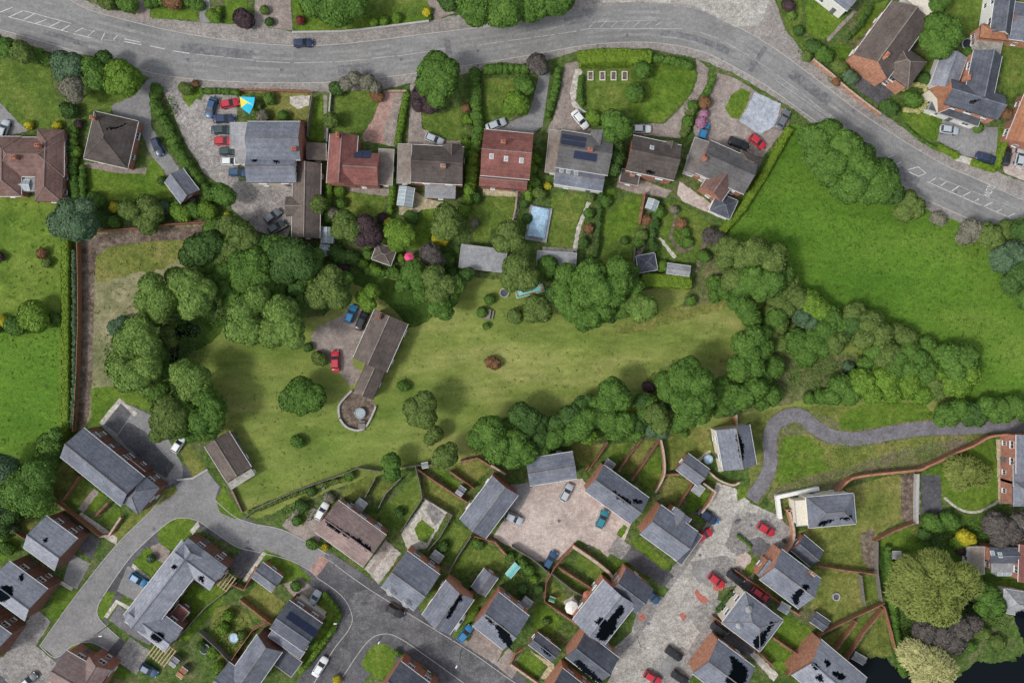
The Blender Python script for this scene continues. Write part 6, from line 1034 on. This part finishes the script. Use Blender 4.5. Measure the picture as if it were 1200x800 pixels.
# swimming pool enclosure
o = rootat('pool_enclosure', 631, 262, 'pale blue covered swimming pool between two garden lawns', 'swimming pool', -10, .8); l, w = 20*S, 12.5*S
m = MB()
for (u, v, a, b) in ((0,-w,2*w*.0+.25,.25),): pass
MB().box((0, 0, .25), (2*w+.2, 2*l+.1, .5)).build('surround', 'felt_grey', o); m = MB(); nn = 8
for i in range(nn):
    a0, a1 = math.pi*i/nn, math.pi*(i+1)/nn; m.add([(-w*.85*math.cos(a0), -l*.8, .5+.7*math.sin(a0)), (-w*.85*math.cos(a1), -l*.8, .5+.7*math.sin(a1)), (-w*.85*math.cos(a1), l*.92, .5+.7*math.sin(a1)), (-w*.85*math.cos(a0), l*.92, .5+.7*math.sin(a0))], [(0,3,2,1)])
m.build('cover', 'pool_blue', o)
for k in range(6):
    q = MB(); y = -l*.8+k*l*1.72/5
    for i in range(nn): a0, a1 = math.pi*i/nn, math.pi*(i+1)/nn; q.tube((-w*.86*math.cos(a0), y, .52+.7*math.sin(a0)), (-w*.86*math.cos(a1), y, .52+.7*math.sin(a1)), .035, .035, 4)
    q.build('rib', 'pool_blue', o)
# shade sail in yellow and blue
o = rootat('shade_sail', 291, 121, 'yellow and bright blue shade sail stretched beside the car park', 'shade sail', 0, 2.2)
a = [(-1.8,1.3,2.3),(1.5,1.1,2.6),(.2,-2.3,2.2),(-1.6,-.9,2.0),(-.2,.1,2.1)]
MB().add([a[0],a[4],a[3]], [(0,1,2)]).build('sail_panel', 'fabric_yellow', o); MB().add([a[0],(1.1,-.5,2.25),a[4]], [(0,1,2)]).build('sail_panel', 'fabric_yellow', o); MB().add([a[0],a[1],(1.1,-.5,2.25)], [(0,1,2)]).build('sail_panel', 'fabric_cyan', o); MB().add([a[3],a[4],(1.1,-.5,2.25),a[2]], [(0,1,2,3)]).build('sail_panel', 'fabric_cyan', o)
for p in a[:4]: MB().tube((p[0], p[1], 0), p, .05, .04, 6).build('pole', 'lead', o)
def parasol(x, y, r, mat, label):
    o = rootat('parasol', x, y, label, 'parasol', 0, 2.2); R = r*S; MB().tube((0, 0, 0), (0, 0, 2.4), .03, .03, 6).build('pole', 'lead', o); m = MB(); n = 8
    for i in range(n): a0, a1 = 2*math.pi*i/n, 2*math.pi*(i+1)/n; m.add([(0, 0, 2.5), (R*math.cos(a0), R*math.sin(a0), 2.05), (R*math.cos(a1), R*math.sin(a1), 2.05)], [(0,1,2)])
    m.build('canopy', mat, o)
parasol(479,301,5.5,'fabric_pink','bright pink parasol right of the brown summerhouse'); parasol(600,703 if 0 else 703,1,'fabric_grey','x') if 0 else None
parasol(688,697,5,'tile_orange' if 0 else 'red_dirt','orange-red parasol on the patio of the two-part slate house'); parasol(693,703,5.5,'render_white','white parasol next to the orange-red one on the patio'); parasol(670,712,8,'render_white','wide pale parasol over the patio of the walled middle garden')
def pergola(x, y, L, W, a, label, mat='timber_pale'):
    o = rootat('pergola', x, y, label, 'pergola', a, 2.2); l, w = L*S/2, W*S/2
    for sy in (-1, 1): MB().box((0, sy*w*.9, 2.2), (2*l, .1, .18)).build('beam', mat, o)
    for sx in (-1, 1):
        for sy in (-1, 1): MB().box((sx*l*.9, sy*w*.9, 1.05), (.12, .12, 2.1)).build('post', mat, o)
    n = max(4, int(2*l/.55)); me = MB().box((0, 0, 0), (.22, 2*w, .1)).mesh('slat', mat)
    for i in range(n): inst('slat', me, o, (-l+.1+(2*l-.2)*i/(n-1), 0, 2.36))
    return o
pergola(190,764,24,24,-37,'slatted timber pergola at the lower end of the Z-shaped block'); pergola(263,679,20,20,-37,'slatted timber pergola beside the short wing of the Z-shaped block'); 
o = rootat('tarpaulin', 621, 341, 'long teal tarpaulin between the two olive trees at the meadow edge', 'tarpaulin', 14, .6); MB().box((0, 0, .3), (5.8, 1.4, .6)).build('stack', 'timber', o); MB().add([(-3.1,-.9,.5),(3.1,-.8,.45),(3.0,.9,.5),(-3.0,.8,.55),(0,.0,.85),(-1.6,.1,.72),(1.7,-.1,.75)], [(0,1,6,4,5),(1,2,6),(2,3,5,4,6),(3,0,5)]).build('sheet', 'fabric_teal', o)
def table(x, y, label, mat='timber', r=4, a=0):
    o = rootat('garden_table', x, y, label, 'table', a, .7); R = r*S; m = MB()
    for i in range(5): MB().box(((i-2)*R*.4, 0, .74), (R*.38, R*1.6, .05)).build('plank', mat, o)
    for sx in (-1, 1):
        for sy in (-1, 1): MB().box((sx*R*.8, sy*R*.6, .36), (.07, .07, .72)).build('leg', mat, o)
        MB().box((0, sx*R*1.25, .42), (R*1.8, .3, .05)).build('bench', mat, o)
table(424,499,'small dark picnic table on the stone patio below the trampoline','timber_grey'); table(570,368,'long grey picnic table among low shrubs on the upper meadow','timber_grey',6,80); 
for x, lb in [(692,'white-edged raised bed in the bend garden, leftmost of the four in a row'),(706,'white-edged raised bed in the bend garden, second from the left'),(719,'white-edged raised bed in the bend garden, third from the left'),(732,'white-edged raised bed in the bend garden, rightmost of the four')]:
    o = rootat('raised_bed', x, 89, lb, 'raised bed', 0, .3, 'raised beds')
    for sx in (-1, 1): MB().box((sx*.52, 0, .2), (.12, 1.7, .4)).build('side_board', 'render_white', o)
    MB().box((0, -.87, .2), (1.16, .12, .398)).build('end_board', 'render_white', o); MB().box((0, .87, .2), (1.16, .12, .398)).build('end_board', 'render_white', o); MB().box((0, 0, .16), (.91, 1.61, .3)).build('soil', 'soil', o)
def firepit(x, y, r, label, mat='concrete'):
    o = rootat('stone_ring', x, y, label, 'stone ring', 0, .3); R = r*S
    for i in range(12): a = 2*math.pi*i/12; MB().box((R*math.cos(a), R*math.sin(a), .2), (R*.5, .28, .4), a+math.pi/2).build('stone', mat, o)
    MB().tube((0, 0, 0), (0, 0, .18), R*.92, R*.92, 14).build('basin', 'slate_dark', o)
firepit(980,699,4,'round dark stone basin in the middle of the lower right lawn'); firepit(591,393 if 0 else 343,5,'pale grey round stone basin right of the flat garage block')
def shed(x, y, L, W, a, mat, label, hh=1.8): house(label, 'the '+label.split(' near')[0].split(' in ')[0].split(' beside')[0], [Wg((x,y),L,W,a,hh,'gable',18,mat,wm='timber_grey',win=False,door=False,over=.1)], name='shed', cat='shed'); LMS.pop()
shed(961,728,20,14,-35,'slate_dark','dark roofed shed at the corner of the lower right lawn'); shed(919,712,13,10,-30,'pale_glass','small pale-roofed shed beside the brick-bay house'); shed(1051,650,11,8,0,'felt_grey','grey shed in the shade at the edge of the big willow'); shed(1007,771,16,9,-30,'felt_grey','pale shed at the edge of the missing ground'); shed(395,566 if 0 else 583,1,1,0,'slate','x') if 0 else None
shed(422,592,13,13,-36,'felt_grey','small grey shed behind the pinkish-brown corner house'); shed(508,671 if 0 else 650,1,1,0,'slate','x') if 0 else None; shed(512,652,14,10,-36,'felt_grey','little grey shed in the garden behind the pointed bays'); shed(617,668 if 0 else 706,12,10,-36,'felt_grey','grey shed in the shady garden beside the single black hole house'); shed(498,546 if 0 else 545,8,6,10,'paint_silver' if 0 else 'felt_grey','tiny pale shed at the meadow fence corner'); shed(715,543,12,6,-36,'felt_grey','small low shed at the top of the courtyard gardens'); shed(540,575,9,10,-36,'slate_light','tiny blue-grey shed left of the courtyard slate house'); shed(203,775,11,10,-37,'felt_grey','pale shed right of the lower pergola'); shed(1100,633 if 0 else 638,1,1,0,'slate','x') if 0 else None
shed(601,668,18,8,50,'fabric_teal','teal-roofed shed at the left corner of the courtyard'); shed(647,702,7,5,-20,'plastic_green','green play shed in the lowest of the walled gardens'); shed(213,788,9,12,-37,'timber','brown shed at the lower left gardens')
# stepping stones round the oval garden
o = rootat('stepping_stones', 1135, 592, 'curved row of white stepping stones round the right garden lawn', 'stepping stones', 0, 0)
stn = MB().box((0, 0, .03), (.75, .5, .06)).mesh('stone', 'paving_pale'); ox_, oy_ = o.location.x, o.location.y
arc = smooth([(1108,584),(1116,591),(1126,597),(1138,600),(1150,598),(1160,593),(1170,587)], 3, False)
for i, p in enumerate(arc):
    q = arc[min(i+1, len(arc)-1)]; q0 = arc[max(i-1, 0)]; X, Y, _ = P(*p); inst('stone', stn, o, (X-ox_, Y-oy_, .03), math.atan2(-(q[1]-q0[1]), q[0]-q0[0])+random.uniform(-.15, .15))
# wheelie bins
bm_ = (MB().box((0, 0, .5), (.5, .6, 1.0)).mesh('bin_body', 'plastic_blue'), MB().box((0, 0, 1.03), (.56, .66, .08)).mesh('lid', 'plastic_blue'))
for x, y, lb, k in [(628,152,'blue-grey bin standing at the front of the red house with skylights','lead'),(841,611,'bright blue bin beside the dark blue car by the brick wall','plastic_blue'),(552,176 if 0 else 233,'dark bin at the garden edge below the red house','lead'),(1053,96 if 0 else 100,'dark bin on the dark drive of the diagonal house','lead'),(920,634,'dark bin behind the brick wall by the block forecourt','black_trim'),(486,650,'blue bin behind the house with pointed bays','plastic_blue'),(379,608 if 0 else 572,'small bin at the meadow fence','lead'),(864,612,'grey bin at the edge of the block forecourt','lead')]:
    X, Y, _ = P(x, y, 1); r = empty('wheelie_bin', (X, Y, .05), math.radians(random.choice((0, 35, -35)))); tag(r, lb, 'bin', 'wheelie bins')
    for nm, me in zip(('bin_body', 'lid'), bm_):
        o = inst(nm, me, r, (0, 0, 0)); o.material_slots[0].link = 'OBJECT'; o.material_slots[0].material = MATS[k]
# street lamps
lp = (MB().tube((0, 0, 0), (0, 0, 6), .09, .05, 8).tube((0, 0, 5.95), (1.2, 0, 6.2), .04, .035, 6).mesh('pole', 'lead'), MB().box((1.35, 0, 6.2), (.6, .22, .12)).mesh('lamp_head', 'white_trim'))
for x, y, a, lb in [(408,718,180,'grey street lamp inside the curve of the dark T junction'),(446,746,60,'grey street lamp on the lower corner of the T junction'),(541,760,-120,'grey street lamp beside the front bays of the half-pale house'),(128,732,0,'grey street lamp on the inner corner of the estate road'),(746,745,0,'grey street lamp beside the pale road by the huge black hole')]:
    X, Y, _ = P(x, y); r = empty('street_lamp', (X, Y, 0), math.radians(a)); tag(r, lb, 'street lamp', 'street lamps'); inst('pole', lp[0], r, (0, 0, 0)); inst('lamp_head', lp[1], r, (0, 0, 0))
# planting beds nobody could count: one mass of low leaves per colour
def bed(name, label, mat, areas, leaf=.26):
    P_ = []
    for x, y, rx, ry in areas:
        m = int(3.14*rx*ry*S*S*9); a = rng.uniform(0, 2*np.pi, m); q = np.sqrt(rng.uniform(0, 1, m)); hx = .25+.35*rng.random()
        X, Y, _ = P(x, y, .3); lx = q*np.cos(a)*rx*S; ly = q*np.sin(a)*ry*S
        P_.append(np.column_stack([X+lx, Y+ly, .08+hx*np.clip(1-q**3, 0, 1)*rng.uniform(.3, 1, m)*(1+.6*np.sin(lx*2+1)*np.sin(ly*2.3))]))
    p = np.concatenate(P_); n = np.zeros_like(p); n[:, 2] = 1
    o = bpy.data.objects.new(name, foliage_mesh(name, 'leaf_'+mat, [], quads(p, n, np.full(len(p), leaf), 1.3), .5+rng.normal(0, .25, len(p)))); link(o); o['kind'] = 'stuff'; tag(o, label, 'plants')
def inpoly(p, poly):
    x, y = p[:, 0], p[:, 1]; c = np.zeros(len(p), bool); j = len(poly)-1
    for i in range(len(poly)):
        xi, yi = poly[i]; xj, yj = poly[j]
        if yi != yj: c ^= ((yi > y) != (yj > y)) & (x < (xj-xi)*(y-yi)/(yj-yi)+xi)
        j = i
    return c
def tufts(name, label, mat, poly, dens, size):
    x0, x1 = min(p[0] for p in poly), max(p[0] for p in poly); y0, y1 = min(p[1] for p in poly), max(p[1] for p in poly)
    m = int((x1-x0)*(y1-y0)*S*S*dens); q = np.column_stack([rng.uniform(x0, x1, m), rng.uniform(y0, y1, m)])
    f = np.sin(q[:, 0]*.11+np.sin(q[:, 1]*.07)*2)*np.sin(q[:, 1]*.13+np.sin(q[:, 0]*.05)*2); q = q[inpoly(q, poly) & (f > rng.uniform(-1.1, .8, m))]; m = len(q)
    k = 4; q = np.repeat(q, k, 0)+rng.normal(0, 1.0, (m*k, 2)); p = np.column_stack([(q[:, 0]-600)*S, (400-q[:, 1])*S, rng.uniform(.06, .22, m*k)]); n = np.zeros_like(p); n[:, 2] = 1
    tn = np.repeat(rng.uniform(.1, .9, m), k)+rng.normal(0, .12, m*k)
    o = bpy.data.objects.new(name, foliage_mesh(name, 'leaf_'+mat, [], quads(p, n, np.full(len(p), size), 1.2), tn)); link(o); o['kind'] = 'stuff'; tag(o, label, 'grass')
MEAD = [(250,400),(300,415),(360,430),(400,450),(480,340),(600,350),(650,385),(760,375),(850,360),(850,430),(760,440),(660,470),(560,500),(470,545),(400,560),(300,600),(260,520)]
tufts('meadow_tufts', 'rough olive tufts scattered over the open meadow', 'tuft', MEAD, .3, .2)
tufts('field_tufts', 'fresh green tufts scattered over the large right field', 'tuftg', [(930,155),(950,230),(1060,250),(1140,275),(1180,360),(1195,465),(1140,460),(1090,400),(1000,365),(930,320),(850,278)], 1.0, .26)
tufts('rough_tufts', 'coarse tufts on the bank beside the winding path', 'tuft', [(910,510),(950,515),(1060,515),(1150,512),(1070,548),(990,560),(910,590)], 1.6, .26); tufts('paddock_tufts', 'sparse tufts on the dry bare paddock', 'tuft', [(110,290),(250,272),(220,310),(165,345),(150,400),(110,470)], .5, .22)
tufts('pasture_tufts', 'green tufts on the two left-edge grass fields', 'tuftg', [(0,240),(66,235),(68,515),(20,560),(0,560)], .5, .22)
BED = [(640,330,20,10),(740,300,14,12),(690,270,8,26),(765,270,8,24),(800,280,12,14),(392,285,12,20),(430,312,34,9),(500,310,24,16),(545,280,8,30),(612,250,7,26),(300,120,10,12),(640,505,40,14),(690,512,30,8),(760,500,24,12),(900,440,40,26),(970,440,44,18),(930,370,44,20),(1020,430,60,18),(1140,486,62,7),(230,350,50,40),(200,410,40,40),(160,420,40,36),(300,350,50,50),(240,480,28,26),(110,245,44,12),(220,240,40,12),(20,590,50,24),(30,378,46,8),(1100,630,40,12),(1150,730,40,24),(1120,700,30,30),(960,60,24,18),(985,90,16,12),(1060,120,14,8),(610,690,24,22),(270,745,26,26),(350,600,22,12),(545,150,6,26),(720,176,8,22),(1090,740,44,30),(1185,320,16,30),(625,210,8,26),(440,268,44,12),(1160,620,40,16),(200,125,8,14),(810,130,8,16),(525,315,24,26),(870,460,24,16),(780,460,26,28),(600,525,50,14)]
bed('ground_cover', 'dark low undergrowth beneath the trees and along the garden borders', 'mid', BED)
bed('dead_leaves', 'brownish twigs and dry stems scattered through the borders', 'twig', [(x+6, y+4, a*.6, b*.6) for x, y, a, b in BED[::2]], .2)
# =========================== LABELS from the nearest landmark
def way(dx, dy):
    a = math.degrees(math.atan2(dy, dx)) % 360
    return ['right of', 'above and right of', 'above', 'above and left of', 'left of', 'below and left of', 'below', 'below and right of'][int((a+22.5)//45) % 8]
buck = {}
for it in ITEMS:
    o, look, noun, cat, x, y, grp = it
    lm = min(LMS, key=lambda q: (q[1]-x)**2+(q[2]-y)**2); d = way(x-lm[1], y-lm[2])
    buck.setdefault(f'{look} {noun} {d} {lm[0]}', []).append((math.hypot(x-lm[1], y-lm[2]), o, cat, grp))
ordn = ['nearest', 'second nearest', 'third nearest', 'fourth nearest', 'fifth nearest', 'sixth nearest', 'seventh nearest', 'eighth nearest']
for k, v in buck.items():
    v.sort(key=lambda q: q[0])
    for i, (dd, o, cat, grp) in enumerate(v): tag(o, k if len(v) == 1 else k+', '+ordn[i], cat, grp)
